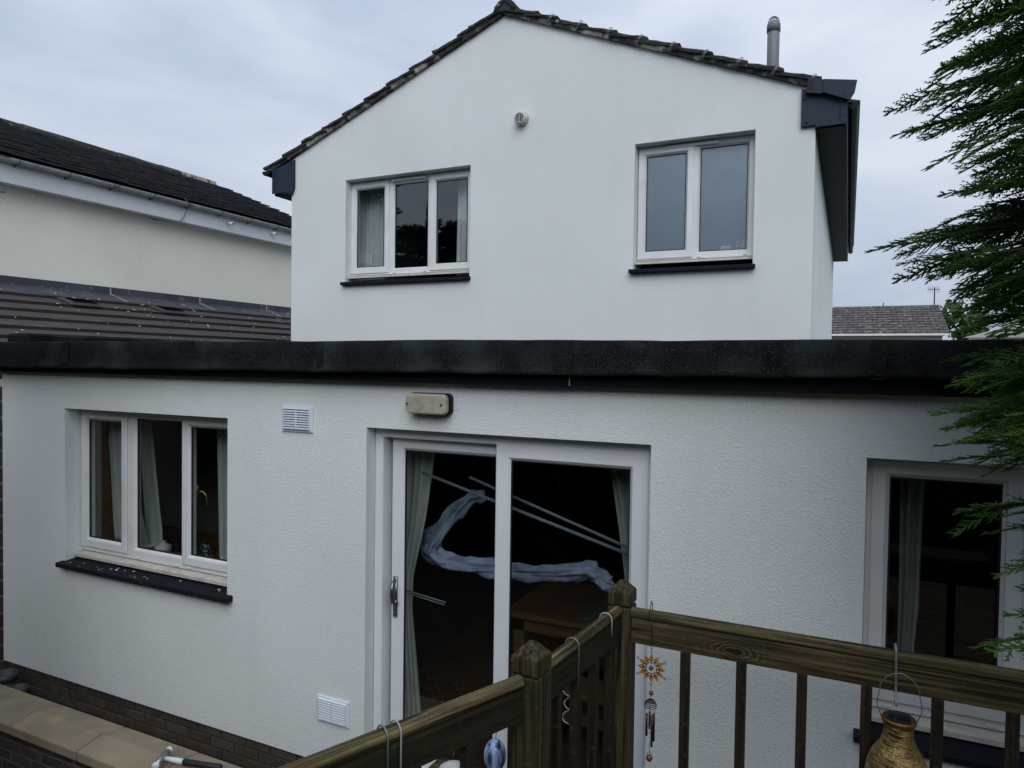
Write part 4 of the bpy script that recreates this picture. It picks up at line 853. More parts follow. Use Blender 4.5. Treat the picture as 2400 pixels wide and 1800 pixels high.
def frames(dirs, rollv):
    d = dirs/np.linalg.norm(dirs, axis=1, keepdims=True); upv = np.array([0, 0, 1.0]); y = np.cross(upv, d); y /= np.linalg.norm(y, axis=1, keepdims=True)+1e-9; z = np.cross(d, y)
    c, s_ = np.cos(rollv)[:, None], np.sin(rollv)[:, None]; y2 = c*y+s_*z; z2 = -s_*y+c*z
    return np.stack([d, y2, z2], axis=2)
def scatter(protos, P, D, Sc, Ro, which):
    Vs, Ts, off = [], [], 0; Fm = frames(np.array(D, float), np.array(Ro, float)); P = np.array(P, float); Sc = np.array(Sc, float); which = np.array(which)
    for k, (pv_, pt_) in enumerate(protos):
        ix = np.where(which == k)[0]
        if len(ix) == 0: continue
        v = np.einsum('nij,mj->nmi', Fm[ix], pv_)*Sc[ix][:, None, None]+P[ix][:, None, :]
        t = pt_[None, :, :]+(np.arange(len(ix))*len(pv_))[:, None, None]+off
        Vs.append(v.reshape(-1, 3)); Ts.append(t.reshape(-1, 3)); off += len(ix)*len(pv_)
    return np.concatenate(Vs), np.concatenate(Ts)
def limb_path(a, b, sag, rise, n=10):
    a, b = np.array(a, float), np.array(b, float); out = []
    for k in range(n+1):
        t = k/n; p = a*(1-t)+b*t; p[2] += rise*math.sin(math.pi*t)*(1-t)*1.6 - sag*t*t*0.0; out.append(p)
    return out
def conifer(name, base, height, label, limbs, protos, mat, seed, spr=(0.2, 0.36), per_m=9, trunk_r=0.14, group=None, start=0.25):
    r = random.Random(seed); t = thing(name, base, label, 'tree', group)
    bx_, by_, bz_ = base
    m = MB(); m.tube([(bx_+0.03*math.sin(k*1.3), by_+0.03*math.cos(k*1.7), bz_+height*k/10) for k in range(11)], [trunk_r*(1-0.09*k) for k in range(11)], 8); trk = m.build('trunk', M['bark'], t, smooth=True)
    P, D, Sc, Ro, Wh = [], [], [], [], []; lm = MB()
    for a, b, rise, dens in limbs:
        pts = limb_path(a, b, 0, rise); L_ = float(np.linalg.norm(np.array(b)-np.array(a)))
        lm.tube([tuple(p) for p in pts], [0.014*(1-0.85*k/10)*max(L_, .6) for k in range(11)], 4)
        n = max(3, int(L_*per_m*dens))
        for i in range(n):
            s_ = start+(1-start)*(i+r.random())/n; k = min(int(s_*10), 9); f_ = s_*10-k; p = pts[k]*(1-f_)+pts[k+1]*f_; d = pts[k+1]-pts[k]; d = d/np.linalg.norm(d)
            tip = i == n-1
            an = 0.0 if tip else r.uniform(-1.0, 1.0)*(1.15-0.6*s_); c, s2 = math.cos(an), math.sin(an); d = np.array([d[0]*c-d[1]*s2, d[0]*s2+d[1]*c, d[2]+r.uniform(-0.32, 0.22)])
            P.append(p); D.append(d); Sc.append(r.uniform(*spr)*(1.1-0.25*s_)*(0.9 if tip else 1)); Ro.append(r.uniform(-0.7, 0.7)); Wh.append(r.randrange(len(protos)))
    lm.build('limbs', M['bark'], t)
    V, T = scatter(protos, P, D, Sc, Ro, Wh); np_mesh('crown', V, T, mat, t)
    return t
near = [spray_proto(s_, 11, 5, 0.0150) for s_ in (1, 2, 3, 4)]
TX, TY = 2.0, 2.55
tips = [(0.09, 2.2, 1.0), (0.15, 2.3, 0.94), (0.19, 2.6, 1.05), (0.1, 2.4, 0.8), (0.17, 2.3, 0.85), (0.22, 2.6, 0.96), (0.28, 2.3, 0.8), (0.1, 2.4, 0.7), (0.18, 2.5, 0.75), (0.18, 2.2, 0.59), (0.27, 2.5, 0.64), (0.26, 2.3, 0.52), (0.32, 2.3, 0.48), (0.04, 2.5, 0.36), (0.09, 2.5, 0.32), (0.12, 2.6, 0.41), (0.19, 2.5, 0.46), (0.18, 2.3, 0.29), (0.24, 2.5, 0.3), (0.31, 2.3, 0.25), (0.31, 2.4, 0.26), (0.42, 2.4, 0.17), (0.42, 2.5, 0.10), (0.37, 2.4, 0.02), (0.38, 2.4, -0.02), (0.27, 2.3, -0.04), (0.34, 2.6, -0.1), (0.38, 2.4, -0.04), (0.29, 2.5, -0.14), (0.34, 2.4, -0.16), (0.39, 2.4, -0.21), (0.22, 2.4, -0.42), (0.37, 2.5, -0.43), (0.35, 2.4, -0.53), (0.41, 2.5, -0.47), (0.42, 2.4, -0.58), (0.26, 2.3, -0.75), (0.41, 2.5, -0.75), (0.43, 2.4, -0.83)]
limbs = []; r = random.Random(21)
for x, y, z in tips:
    limbs.append(((TX, TY, z+0.10+r.uniform(0, 0.25)), (x+0.165, y+0.01, z+0.035), r.uniform(0.1, 0.2), 1.0 if z > -0.25 else 0.5))
for i in range(205):
    z = r.uniform(-0.25, 1.65) if i < 185 else r.uniform(1.9, 3.2); az = r.uniform(0, 2*math.pi); rad = r.uniform(1.25, 1.62)*(1.0 if z < 1.7 else max(0.35, 1-(z-1.7)*0.45))
    if i < 165: az = math.pi+r.uniform(-0.65, 0.7)
    b = (TX+rad*math.cos(az), TY+rad*math.sin(az), z-r.uniform(0, 0.18))
    xm = 0.26 if z > 0.3 else 0.37
    if b[0] < xm: b = (xm+r.uniform(0, 0.15), b[1], b[2])
    if b[1] > 3.2: b = (b[0], 3.2, b[2])
    limbs.append(((TX, TY, z+r.uniform(0.0, 0.25)), b, r.uniform(0.08, 0.2), 1.0 if i < 165 else 0.4))
for i in range(22):
    z = r.uniform(-0.2, 0.3)
    limbs.append(((TX, TY, z+r.uniform(0.0, 0.2)), (0.44+r.uniform(0, 0.16), r.uniform(2.1, 2.9), z), r.uniform(0.05, 0.12), 1.0))
conifer('conifer_tree', (TX, TY, GZ), 7.0, 'large feathery green conifer overhanging railing and extension at right edge', limbs, near, M['pine_leaf'], 5, per_m=13, spr=(0.19, 0.33))
# second conifer whose tips just reach in at the left
limbs = []; LX, LY = -5.15, 1.65; r = random.Random(8)
for x, y, z in [(-4.12, 2.3, 1.28), (-4.11, 2.3, 1.1), (-3.94, 2.2, 0.98), (-4.29, 2.4, 1.01), (-4.1, 2.3, 0.89), (-3.93, 2.2, 0.83), (-4.1, 2.3, 0.7), (-3.93, 2.2, 0.52)]:
    limbs.append(((LX, LY, z+r.uniform(0, .15)), (x-0.34, y-0.03, z+0.05), 0.08, 0.8))
for i in range(170):  # unseen limbs, filled out so the crown shades the wall's left end
    z = r.uniform(-2.6, 2.6); az = r.uniform(0, 2*math.pi); rad = r.uniform(0.8, 1.25)*max(0.3, 1-max(0, z-1.6)*0.5)
    b = (LX+rad*math.cos(az), LY+rad*math.sin(az), z)
    if b[0] > -1.83*b[1]-0.50: continue
    limbs.append(((LX, LY, z+0.1), b, 0.08, 0.8))
conifer('conifer_tree', (LX, LY, GZ), 5.6, 'conifer at left edge with only a few twig tips showing', limbs, near, M['pine_leaf'], 6, per_m=7)
# row of tall trees across the garden behind the camera (most mirrored in the windows, three added as shade)
coarse = [spray_proto(s_, 8, 2, 0.035) for s_ in (11, 12)]
def garden_tree(x, y, h, rad, seed, label):
    r = random.Random(seed); limbs = []
    for i in range(230):
        f_ = r.random()**0.9; z = GZ+0.5+(h-0.7)*f_; az = r.uniform(0, 2*math.pi); rr = rad*(1.0-0.62*f_**2.2)*r.uniform(0.75, 1.1)
        limbs.append(((x, y, z), (x+rr*math.cos(az), y+rr*math.sin(az), z+r.uniform(-0.1, 0.5)), 0.1, 1.0))
    limbs.append(((x, y, GZ+h-0.9), (x+0.05, y, GZ+h), 0.0, 3))
    return conifer('garden_tree', (x, y, GZ), h, label, limbs, coarse, M['hedge_leaf'], seed, spr=(0.7, 1.2), per_m=7, trunk_r=0.16, group='dark trees across the garden, most mirrored upstairs, three added as shade')
t0 = garden_tree(0, 0, 8.2, 1.9, 31, 'dark bushy garden tree, most mirrored upstairs, three added as shade')
t1 = garden_tree(0, 0, 7.7, 2.1, 32, 'dark bushy garden tree, most mirrored upstairs, three added as shade')
spots = [(-14.5, -5.2, 1.05), (-11.9, -6.0, 0.93), (-9.4, -5.4, 1.02), (-7.0, -6.2, 1.08), (-4.6, -5.7, 0.96), (-2.2, -6.2, 1.05), (0.2, -5.6, 1.0), (2.7, -6.0, 1.1), (5.2, -5.4, 1.02), (-17.0, -5.6, 1.0), (-6.9, -2.6, 0.72), (-8.6, -0.6, 0.75), (-4.4, -4.0, 0.85)]  # last three: unseen trees added at left to darken the extension wall
for i, (x, y, s_) in enumerate(spots):
    src = (t0, t1)[i % 2]
    if i < 2: o = src
    else:
        o = src.copy(); COL.objects.link(o)
        for ch in src.children:
            c = ch.copy(); COL.objects.link(c); c.parent = o
    o.location = (x, y+0.5, GZ); o.scale = (s_, s_, s_); o.rotation_euler = (0, 0, i*1.7)
# far deciduous tree behind the bungalow
def leafy(name, base, h, rad, label, seed, n=2600, leaf=0.16):
    r = random.Random(seed); t = thing(name, base, label, 'tree'); bx_, by_, bz_ = base
    MB().tube([(bx_, by_, bz_), (bx_+0.05, by_, bz_+h*0.35), (bx_, by_, bz_+h*0.7)], [0.2, 0.15, 0.07], 7).build('trunk', M['bark'], t, smooth=True)
    cl = [(np.array([r.uniform(-1, 1)*rad*0.75, r.uniform(-1, 1)*rad*0.75, h*0.55+r.uniform(-0.3, 0.42)*h]), r.uniform(0.35, 0.6)*rad) for _ in range(16)]
    V, T = [], []
    for i in range(n):
        c, cr = r.choice(cl); d = np.array([r.gauss(0, 1) for _ in range(3)]); d /= np.linalg.norm(d); p = np.array(base)+c+d*cr*r.uniform(0.6, 1.05)
        a = np.array([r.gauss(0, 1) for _ in range(3)]); a /= np.linalg.norm(a); b = np.cross(a, d); b /= np.linalg.norm(b)+1e-9; l_ = leaf*r.uniform(0.6, 1.3); o = len(V)
        V += [p-a*l_, p+b*l_*0.5, p+a*l_, p-b*l_*0.5]; T += [(o, o+1, o+2), (o, o+2, o+3)]
    np_mesh('crown', V, T, M['far_leaf'], t)
leafy('leafy_tree', (4.25, 34.5, GZ), 5.6, 1.05, 'round green leafy tree behind the far bungalow aerial', 3)
leafy('leafy_tree', (7.6, 31.5, GZ), 4.9, 1.6, 'lower green bush tree beyond the conifer, right of far bungalow', 4)

# ------------------------------------------------------------------ deck and railing
DZ = -1.92
dk = MB().box(-1.75, 1.35, -1.6, 2.93, DZ-0.20, DZ-0.03).build('deck', M['wood_bal']); tag(dk, kind='structure')
for i in range(31):
    y = -1.6+0.146*i; m = MB().box(-1.76, 1.36, y, y+0.14, DZ-0.029, DZ); m.build('deck_board', M['wood_x'], dk)
for x in (-1.65, 0, 1.25):
    for y in (-1.4, 0.7, 2.75): part_box('deck_leg', M['wood_bal'], dk, x-0.05, x+0.05, y-0.05, y+0.05, GZ, DZ-0.201)
RL = thing('deck_railing', (-0.5, 2.5, DZ), 'weathered mossy wooden deck railing with pyramid-capped posts and square balusters', 'railing')
def post(x, y, rz, s_=0.099, knot=False):
    m = MB(); h_ = s_/2; m.box(-h_, h_, -h_, h_, 0, -1.008-DZ); m.box(-h_+0.006, h_-0.006, -h_+0.006, h_-0.006, -1.0079-DZ, -0.999-DZ)
    me_o = m.build('post', M['wood_z'], RL, center=False, bevel=0.0035); me_o.location = (x, y, DZ); me_o.rotation_euler = (0, 0, rz); me_o.matrix_parent_inverse = wmat(RL).inverted()
    c = MB(); z0, z1, z2 = -0.9989-DZ, -0.946-DZ, -0.905-DZ; t_ = 0.012
    vs = [(-h_,-h_,z0),(h_,-h_,z0),(h_,h_,z0),(-h_,h_,z0),(-h_,-h_,z1),(h_,-h_,z1),(h_,h_,z1),(-h_,h_,z1),(-t_,-t_,z2),(t_,-t_,z2),(t_,t_,z2),(-t_,t_,z2)]
    c.add(vs, [(3,2,1,0),(0,1,5,4),(1,2,6,5),(2,3,7,6),(3,0,4,7),(4,5,9,8),(5,6,10,9),(6,7,11,10),(7,4,8,11),(8,9,10,11)])
    co = c.build('post_cap', M['wood_z'], None, center=False, bevel=0.003); co.location = (x, y, DZ); co.rotation_euler = (0, 0, rz); adopt(co, me_o)
    return me_o
pb = post(-0.843, 2.895, R_(1)); pm_ = post(-0.916, 2.108, R_(-5)); post(1.30, 2.89, 0); post(-1.60, 0.42, R_(-22))
m = MB(); m.tube([(-0.966, 2.075, -0.962), (-0.973, 2.073, -0.962)], 0.016, 12); m.build('knot_plug', M['wood_x'], pm_, smooth=False, bevel=0.002)
def rail(p, q, bals, knot=None, bmat=None):
    p, q = Vector(p), Vector(q); d = (q-p); Ln = d.length; rz = math.atan2(d.y, d.x)
    def put(mb, name, mat, bevel=0.0, smooth=False):
        o = mb.build(name, mat, RL, center=False, bevel=bevel, smooth=smooth, seg=2); o.location = p; o.rotation_euler = (0, 0, rz); o.matrix_parent_inverse = wmat(RL).inverted(); return o
    m = MB(); prof = [(0.023*math.cos(a), -0.023+0.023*math.sin(a)) for a in np.linspace(-0.9, math.pi+0.9, 16)]
    m.extrude(prof, 0, 0, Ln); hr = put(m, 'handrail', M['wood_top'], smooth=False)
    m = MB(); m.extrude([(-0.017, -0.145), (0.017, -0.145), (0.017, -0.058), (0.011, -0.046), (0.011, -0.036), (-0.011, -0.036), (-0.011, -0.046), (-0.017, -0.058)], 0, 0.002, Ln-0.002)
    mat = bmat or M['wood_x']
    if knot: mat = wood_mat('knotty_rail_board', 0, WD, (0.130, 0.094, 0.040), WG, knot=knot, gfac=0.45)
    put(m, 'rail_board', mat, bevel=0.002)
    for t in bals:
        m = MB(); m.box(t-0.018, t+0.018, -0.018, 0.018, DZ+0.10-p.z, -0.1455); put(m, 'baluster', M['wood_bal'], bevel=0.002)
    m = MB(); m.box(0.002, Ln-0.002, -0.03, 0.03, DZ+0.04-p.z, DZ+0.099-p.z); put(m, 'bottom_rail', M['wood_x'], bevel=0.003)
HRZ = -1.0
x0 = -0.79
rail((x0, 2.862, HRZ), (1.25, 2.862, HRZ), [bx_-x0 for bx_ in (-0.566, -0.349, -0.129, 0.089, 0.312, 0.531, 0.75, 0.97, 1.18)], knot=(0.415, -0.017, -0.105))
rail((-0.911, 2.160, HRZ), (-0.848, 2.845, HRZ), [0.13, 0.29, 0.45, 0.61], bmat=M['wood_green'])
rail((-1.582, 0.472, HRZ), (-0.936, 2.056, HRZ), [0.2, 0.42, 0.64, 0.86, 1.08, 1.30, 1.50], bmat=M['wood_green'])

# ------------------------------------------------------------------ things hung on the railing
wc = thing('wind_chime', (-0.69, 2.80, -1.60), 'sunflower wind chime with amber petals and copper tubes hanging from rail', 'wind chime')
Yc = 2.80; cxs, czs = -0.690, -1.216
hk = MB(); hk.tube([(-0.714, 2.905, -1.035), (-0.714, 2.898, -0.985), (-0.712, 2.87, -0.968), (-0.708, 2.835, -0.985), (-0.70, 2.822, -1.03), (-0.692, 2.806, -1.09)], 0.0022, 6); hk.build('hook', M['copper'], wc, smooth=True)
m = MB()
for k in range(7): z = -1.085-0.009*k; m.tube([(cxs+0.0045*math.cos(a)*(1 if k % 2 else 0.2), Yc+0.0045*math.cos(a)*(0.2 if k % 2 else 1), z+0.006*math.sin(a)) for a in np.linspace(0, 2*math.pi, 9)[:-1]], 0.001, 4, closed=True)
m.build('chain', M['copper'], wc)
m = MB(); m.tube([(cxs+0.0225*math.cos(a), Yc, czs+0.0225*math.sin(a)) for a in np.linspace(0, 2*math.pi, 25)[:-1]], 0.0018, 5, closed=True); m.build('ring', M['copper'], wc, smooth=True)
for k in range(12):
    a = math.pi/2+2*math.pi*k/12; c, s_ = math.cos(a), math.sin(a); long_ = 0.056 if k % 2 == 0 else 0.053
    out = [(0.0245, 0), (0.034, 0.0085), (0.042, 0.007), (long_+0.004, 0), (0.042, -0.007), (0.034, -0.0085)]
    m = MB(); m.cm = 0
    pts = [(cxs+u*c-v*s_, czs+u*s_+v*c) for u, v in out]
    m.extrude(pts, 1, Yc-0.001, Yc+0.001); pet = m.build('petal', M['amber'], wc)
    inn = [(0.0242, 0), (0.031, 0.006), (0.036, 0.0), (0.031, -0.006)]
    m = MB(); m.extrude([(cxs+u*c-v*s_, czs+u*s_+v*c) for u, v in inn], 1, Yc-0.0018, Yc+0.0018); m.build('petal_base', M['amber_red'], pet)
    m = MB(); m.tube([(p_[0], Yc, p_[1]) for p_ in pts], 0.0009, 4, closed=True); m.build('petal_wire', M['copper'], pet)
    if k % 2 == 0:
        m = MB()
        for (du, dv) in ((0.0635, 0.0032), (0.0635, -0.0032), (0.068, 0)): m.tube([(cxs+(du+0.0026*math.cos(t))*c-(dv+0.0026*math.sin(t))*s_, Yc, czs+(du+0.0026*math.cos(t))*s_+(dv+0.0026*math.sin(t))*c) for t in np.linspace(0, 2*math.pi, 9)[:-1]], 0.0007, 4, closed=True)
        m.build('curl', M['copper'], pet)
def bead(x, y, z, rr, name='bead'):
    return MB().lathe((x, y, z-rr), [(0.0, 0), (rr*0.62, rr*0.25), (rr, rr), (rr*0.8, rr*1.6), (rr*0.3, rr*2.0), (0.0, rr*2.05)], 12).build(name, M['bead'], wc, smooth=True)
bead(cxs, Yc, czs, 0.0095); bead(cxs+0.002, Yc, -1.318, 0.010); bead(cxs-0.001, Yc, -1.585, 0.014)
m = MB(); m.tube([(cxs, Yc, czs+0.0225), (cxs, Yc, czs+0.008)], 0.0008, 4); m.tube([(cxs, Yc, czs-0.065), (cxs, Yc, -1.345)], 0.0010, 4); m.tube([(cxs-0.001, Yc, -1.345), (cxs-0.001, Yc, -1.575)], 0.0008, 4)
m.tube([(cxs-0.001+0.012*math.cos(a), Yc, -1.572+0.012*math.sin(a)) for a in np.linspace(0, math.pi, 9)], 0.0012, 4); m.build('cord', M['copper'], wc)
m = MB(); dome = []
for k in range(6*16+1):
    t = k/(6*16); a = 2*math.pi*6*t; ph = t*math.pi/2; rr = 0.006+0.0185*math.sin(ph); dome.append((cxs+rr*math.cos(a), Yc+rr*math.sin(a), -1.345-0.028*(1-math.cos(ph))))
m.tube(dome, 0.0017, 5); m.build('coil_dome', M['copper'], wc, smooth=True)
for k, (dx, dy, z1) in enumerate(((-0.013, -0.006, -1.492), (0.013, 0.008, -1.515), (-0.006, 0.013, -1.47), (0.010, -0.012, -1.53))):
    m = MB(); m.tube([(cxs+dx, Yc+dy, -1.402), (cxs+dx, Yc+dy, z1)], 0.0046, 8); tb = m.build('chime_tube', M['copper'], wc, smooth=True)
    m = MB(); m.tube([(cxs+dx*1.6, Yc+dy*1.6, -1.373), (cxs+dx, Yc+dy, -1.404)], 0.0006, 4); m.build('thread', M['copper'], tb)
MB().lathe((cxs, Yc, -1.462), [(0.0, 0), (0.009, 0.0), (0.009, 0.005), (0.0, 0.005)], 12).build('clapper', M['mortar'], wc)
# golden lantern
gl_ = thing('golden_lantern', (0.19, 2.75, -1.45), 'hammered golden solar lantern shaped like a vase hanging from rail hook', 'lantern')
lx, ly, lz = 0.187, 2.755, -1.205
prof = [(0.052, 0.0), (0.050, -0.012), (0.046, -0.03), (0.047, -0.055), (0.058, -0.085), (0.078, -0.115), (0.093, -0.150), (0.101, -0.19), (0.099, -0.235), (0.085, -0.28), (0.06, -0.305), (0.0, -0.31)]
def fine(pr, n=4):
    o = []
    for (a0, b0), (a1, b1) in zip(pr[:-1], pr[1:]):
        for k in range(n): o.append((a0+(a1-a0)*k/n, b0+(b1-b0)*k/n))
    return o+[pr[-1]]
m = MB(); m.lathe((lx, ly, lz), fine(prof[::-1]), 48)
m.v = [(lx+(x-lx)*(1+0.022*mnoise.noise((x*38, y*38, z*70))), ly+(y-ly)*(1+0.022*mnoise.noise((x*38+9, y*38, z*70))), z) for x, y, z in m.v]
m.build('body', M['gold'], gl_, smooth=True)
MB().lathe((lx, ly, lz), [(0.047, -0.012), (0.0535, -0.008), (0.0545, 0.004), (0.0515, 0.009), (0.045, 0.006), (0.0, 0.006)], 32).build('rim', M['gold_rim'], gl_, smooth=True)
part_box('solar_panel', M['solar'], gl_, lx-0.032, lx+0.034, ly-0.034, ly+0.032, lz+0.0065, lz+0.0105)
m = MB(); pts = []
for k in range(25):
    a = math.pi*k/24; pts.append((lx-0.075*math.cos(a)*(1.0 if 0.2 < k/24 < 0.8 else 0.92), ly, lz+0.012+0.150*math.sin(a)**0.8))
pts[0] = (lx-0.052, ly, lz-0.004); pts[-1] = (lx+0.052, ly, lz-0.004)
m.tube(pts, 0.0018, 6); m.build('wire_handle', M['wire'], gl_, smooth=True)
sh = thing('lantern_hook', (0.18, 2.83, -1.18), 'long grey metal hook over the rail holding the golden lantern', 'hook')
m = MB(); m.tube([(0.178, 2.888, -1.06), (0.178, 2.890, -1.0), (0.178, 2.878, -0.986), (0.178, 2.862, -0.980), (0.178, 2.842, -0.984), (0.178, 2.835, -1.0), (0.179, 2.828, -1.09), (0.180, 2.815, -1.165), (0.181, 2.80, -1.178)], 0.0042, 8); m.build('hook_bar', M['wire'], sh, smooth=True)
# wire hooks over the sloping-away rails
def loop_hook(x, y, dirv, mat, drop, label):
    t = thing('rail_hook', (x, y, HRZ), label, 'hook', 'wire hooks over the deck rail'); dv = Vector(dirv).normalized(); nv = Vector((-dv.y, dv.x, 0)); c = Vector((x, y, HRZ-0.021)); m = MB()
    pts = [c-nv*0.026+Vector((0, 0, -drop))] + [c+0.027*(math.cos(a)*nv+math.sin(a)*Vector((0, 0, 1))) for a in np.linspace(math.pi, 0, 11)] + [c+nv*0.026+Vector((0, 0, -0.05))]
    m.tube(pts, 0.0028, 6); m.build('wire', mat, t, smooth=True)
d1 = (0.646, 1.584, 0); d2 = (0.063, 0.685, 0)
def on1(s_): return (-1.582+0.646*s_, 0.472+1.584*s_)
def on2(s_): return (-0.911+0.063*s_, 2.16+0.685*s_)
loop_hook(*on1(0.700), d1, M['wire'], 0.16, 'grey wire hook on the near rail, left of the white one')
loop_hook(*on1(0.725), d1, M['wire_w'], 0.18, 'white coated wire hook on the near rail')
loop_hook(*on2(0.37), d2, M['wire'], 0.16, 'grey wire hook midway along the short rail between the two posts')
loop_hook(*on2(0.82), d2, M['wire_w'], 0.06, 'pale wire hook on short rail close to the far corner post')
# spiral, glass globe and pale lantern hanging below the rails
sp = thing('spiral_spinner', (-0.92, 2.5, -1.36), 'pale twisted wire spiral hanging behind the balusters between the posts', 'spinner')
m = MB(); m.tube([(-0.925+0.030*(1-0.2*abs(k/60-0.5))*math.cos(k*2*math.pi/20)+0.02*math.sin(k*.05), 2.47+0.030*math.sin(k*2*math.pi/20), -1.185-0.052*k/20) for k in range(61)], 0.0024, 6); m.build('spiral', M['wire_w'], sp, smooth=True)
m = MB(); m.tube([(-0.90, 2.47, -1.145), (-0.90, 2.47, -1.19)], 0.001, 4); m.build('thread', M['wire'], sp)
gb = thing('glass_globe', (-1.06, 2.13, -1.36), 'blue and white striped glass globe hanging below the near rail', 'globe')
gx, gy, gz = -1.052, 2.12, -1.325
m = MB(); m.lathe((gx, gy, gz), [(0.0, -0.055)]+[(0.038*math.cos(a), 0.055*math.sin(a)) for a in np.linspace(-1.4, 1.4, 15)]+[(0.0, 0.055)], 28); m.build('globe', M['blue_glass'], gb, smooth=True)
m = MB(); m.tube([(gx, gy, gz+0.055), (gx+0.03, gy-0.02, -1.15), (gx+0.08, gy-0.06, -1.05)], 0.0012, 5); m.build('thread', M['wire'], gb)
pt = thing('pale_lantern', (-1.21, 2.13, -1.5), 'pale patterned glass lantern top just showing under the near rail', 'lantern')
m = MB(); m.lathe((-1.215, 2.12, -1.455), [(0.0, -0.06), (0.04, -0.05), (0.06, 0.0), (0.048, 0.045), (0.02, 0.06), (0.0, 0.062)], 20); m.build('body', M['white_glaze'], pt, smooth=True)
m = MB(); m.tube([(-1.215, 2.12, -1.37), (-1.15, 2.08, -1.14)], 0.0012, 5); m.build('thread', M['wire'], pt)

# ------------------------------------------------------------------ things seen through the glass
def curtain(name, label, rows, y, folds, amp, mat, seed=0):
    """rows: (z, xleft, xright) from top to bottom"""
    zs = [r[0] for r in rows]; n = 40; k = 30; vs = []
    for i in range(k+1):
        z = rows[0][0]+(rows[-1][0]-rows[0][0])*i/k; xl = np.interp(-z, [-q for q in zs], [r[1] for r in rows]); xr = np.interp(-z, [-q for q in zs], [r[2] for r in rows])
        for j in range(n+1):
            t = j/n; ph = t*folds*2*math.pi; a = amp*(0.7+0.5*mnoise.noise((t*3+seed, z*0.8, seed)))
            vs.append((xl+(xr-xl)*t+0.15*amp*math.sin(ph*1.0+1), y+a*math.sin(ph+0.6*mnoise.noise((t*2, z*1.5, seed)))+0.02*mnoise.noise((t*5, z, seed)), z))
    fs = [(i*(n+1)+j, (i+1)*(n+1)+j, (i+1)*(n+1)+j+1, i*(n+1)+j+1) for i in range(k) for j in range(n)]
    m = MB(); m.add(vs, fs); o = m.build(name, mat, smooth=True); s_ = o.modifiers.new('solid', 'SOLIDIFY'); s_.thickness = 0.003
    return tag(o, label, 'curtain')
curtain('curtain', 'pale green curtain tied back at left side of the patio door', [(-0.48, -2.66, -2.37), (-1.03, -2.66, -2.45), (-1.39, -2.66, -2.535), (-1.6, -2.66, -2.54), (-2.14, -2.66, -2.48), (-2.48, -2.66, -2.44)], 3.87, 5, 0.028, M['curtain'], 1)
curtain('curtain', 'pale green curtain drawn aside at right of the patio door', [(-0.48, -1.235, -0.88), (-0.9, -1.16, -0.88), (-1.2, -1.115, -0.88), (-1.6, -1.07, -0.88), (-2.48, -1.10, -0.88)], 3.87, 5, 0.028, M['curtain'], 2)
curtain('curtain', 'pale curtain behind left pane of the lower left window', [(-0.45, -5.55, -5.29), (-1.0, -5.52, -5.20), (-1.35, -5.50, -5.10), (-1.50, -5.48, -5.06)], 3.86, 4, 0.02, M['curtain'], 3)
curtain('curtain', 'pale curtain sweeping behind middle pane of the lower left window', [(-0.45, -5.22, -5.08), (-0.8, -5.2, -5.03), (-1.37, -5.14, -4.96), (-1.52, -5.12, -4.955)], 3.90, 2, 0.018, M['curtain'], 4)
curtain('curtain', 'pale curtain hanging at right end of the lower left window', [(-0.45, -4.325, -3.95), (-1.52, -4.30, -3.95)], 3.88, 3, 0.015, M['curtain'], 5)
curtain('curtain', 'white gathered curtain behind left pane of upstairs three-pane window', [(2.15, -5.37, -5.04), (1.56, -5.38, -5.00), (1.0, -5.39, -4.99)], 6.96, 6, 0.03, M['sheer'], 6)
curtain('curtain', 'white curtain at right pane of upstairs three-pane window', [(2.15, -3.985, -3.68), (1.0, -4.0, -3.68)], 6.92, 3, 0.03, M['sheer'], 7)
curtain('curtain', 'grey green curtain hanging inside the lower right window', [(-0.45, 0.24, 0.345), (-1.15, 0.25, 0.335), (-1.36, 0.25, 0.32), (-1.55, 0.25, 0.31)], 3.92, 2, 0.02, M['curtain'], 8)
# crumpled pale sheet draped inside behind the patio door
path = [(-2.109, -0.844), (-2.202, -0.866), (-2.328, -0.969), (-2.423, -1.093), (-2.513, -1.203), (-2.530, -1.263), (-2.420, -1.312), (-2.195, -1.317), (-2.010, -1.313), (-1.787, -1.302), (-1.601, -1.283), (-1.395, -1.239), (-1.328, -1.262), (-1.274, -1.308), (-1.221, -1.320)]
wid = [0.030, 0.050, 0.055, 0.055, 0.085, 0.080, 0.055, 0.055, 0.060, 0.055, 0.050, 0.062, 0.060, 0.055, 0.020]
sv = []; nr_, na = 170, 40
tt = np.linspace(0, len(path)-1, nr_); px_ = np.interp(tt, range(len(path)), [p[0] for p in path]); pz_ = np.interp(tt, range(len(path)), [p[1] for p in path]); pw_ = np.interp(tt, range(len(path)), wid)
for i in range(nr_):
    a0 = max(i-1, 0); a1 = min(i+1, nr_-1); tx, tz = px_[a1]-px_[a0], pz_[a1]-pz_[a0]; ln = math.hypot(tx, tz); nx_, nz_ = -tz/ln, tx/ln
    for j in range(na):
        a = 2*math.pi*j/na; rr = pw_[i]*(0.74+0.26*math.sin(3*a+tt[i]*1.1)+0.16*math.sin(7*a-tt[i]*2.3)+0.45*mnoise.noise((math.cos(a)*2.2, math.sin(a)*2.2, tt[i]*1.4))+0.12*mnoise.noise((math.cos(a)*5, math.sin(a)*5, tt[i]*6)))
        sv.append((px_[i]+nx_*rr*math.cos(a), 4.05+rr*0.75*math.sin(a), pz_[i]+nz_*rr*math.cos(a)))
m = MB(); m.add(sv, [(i*na+j, i*na+(j+1) % na, (i+1)*na+(j+1) % na, (i+1)*na+j) for i in range(nr_-1) for j in range(na)] + [tuple(range(na))[::-1], tuple(range((nr_-1)*na, nr_*na))])
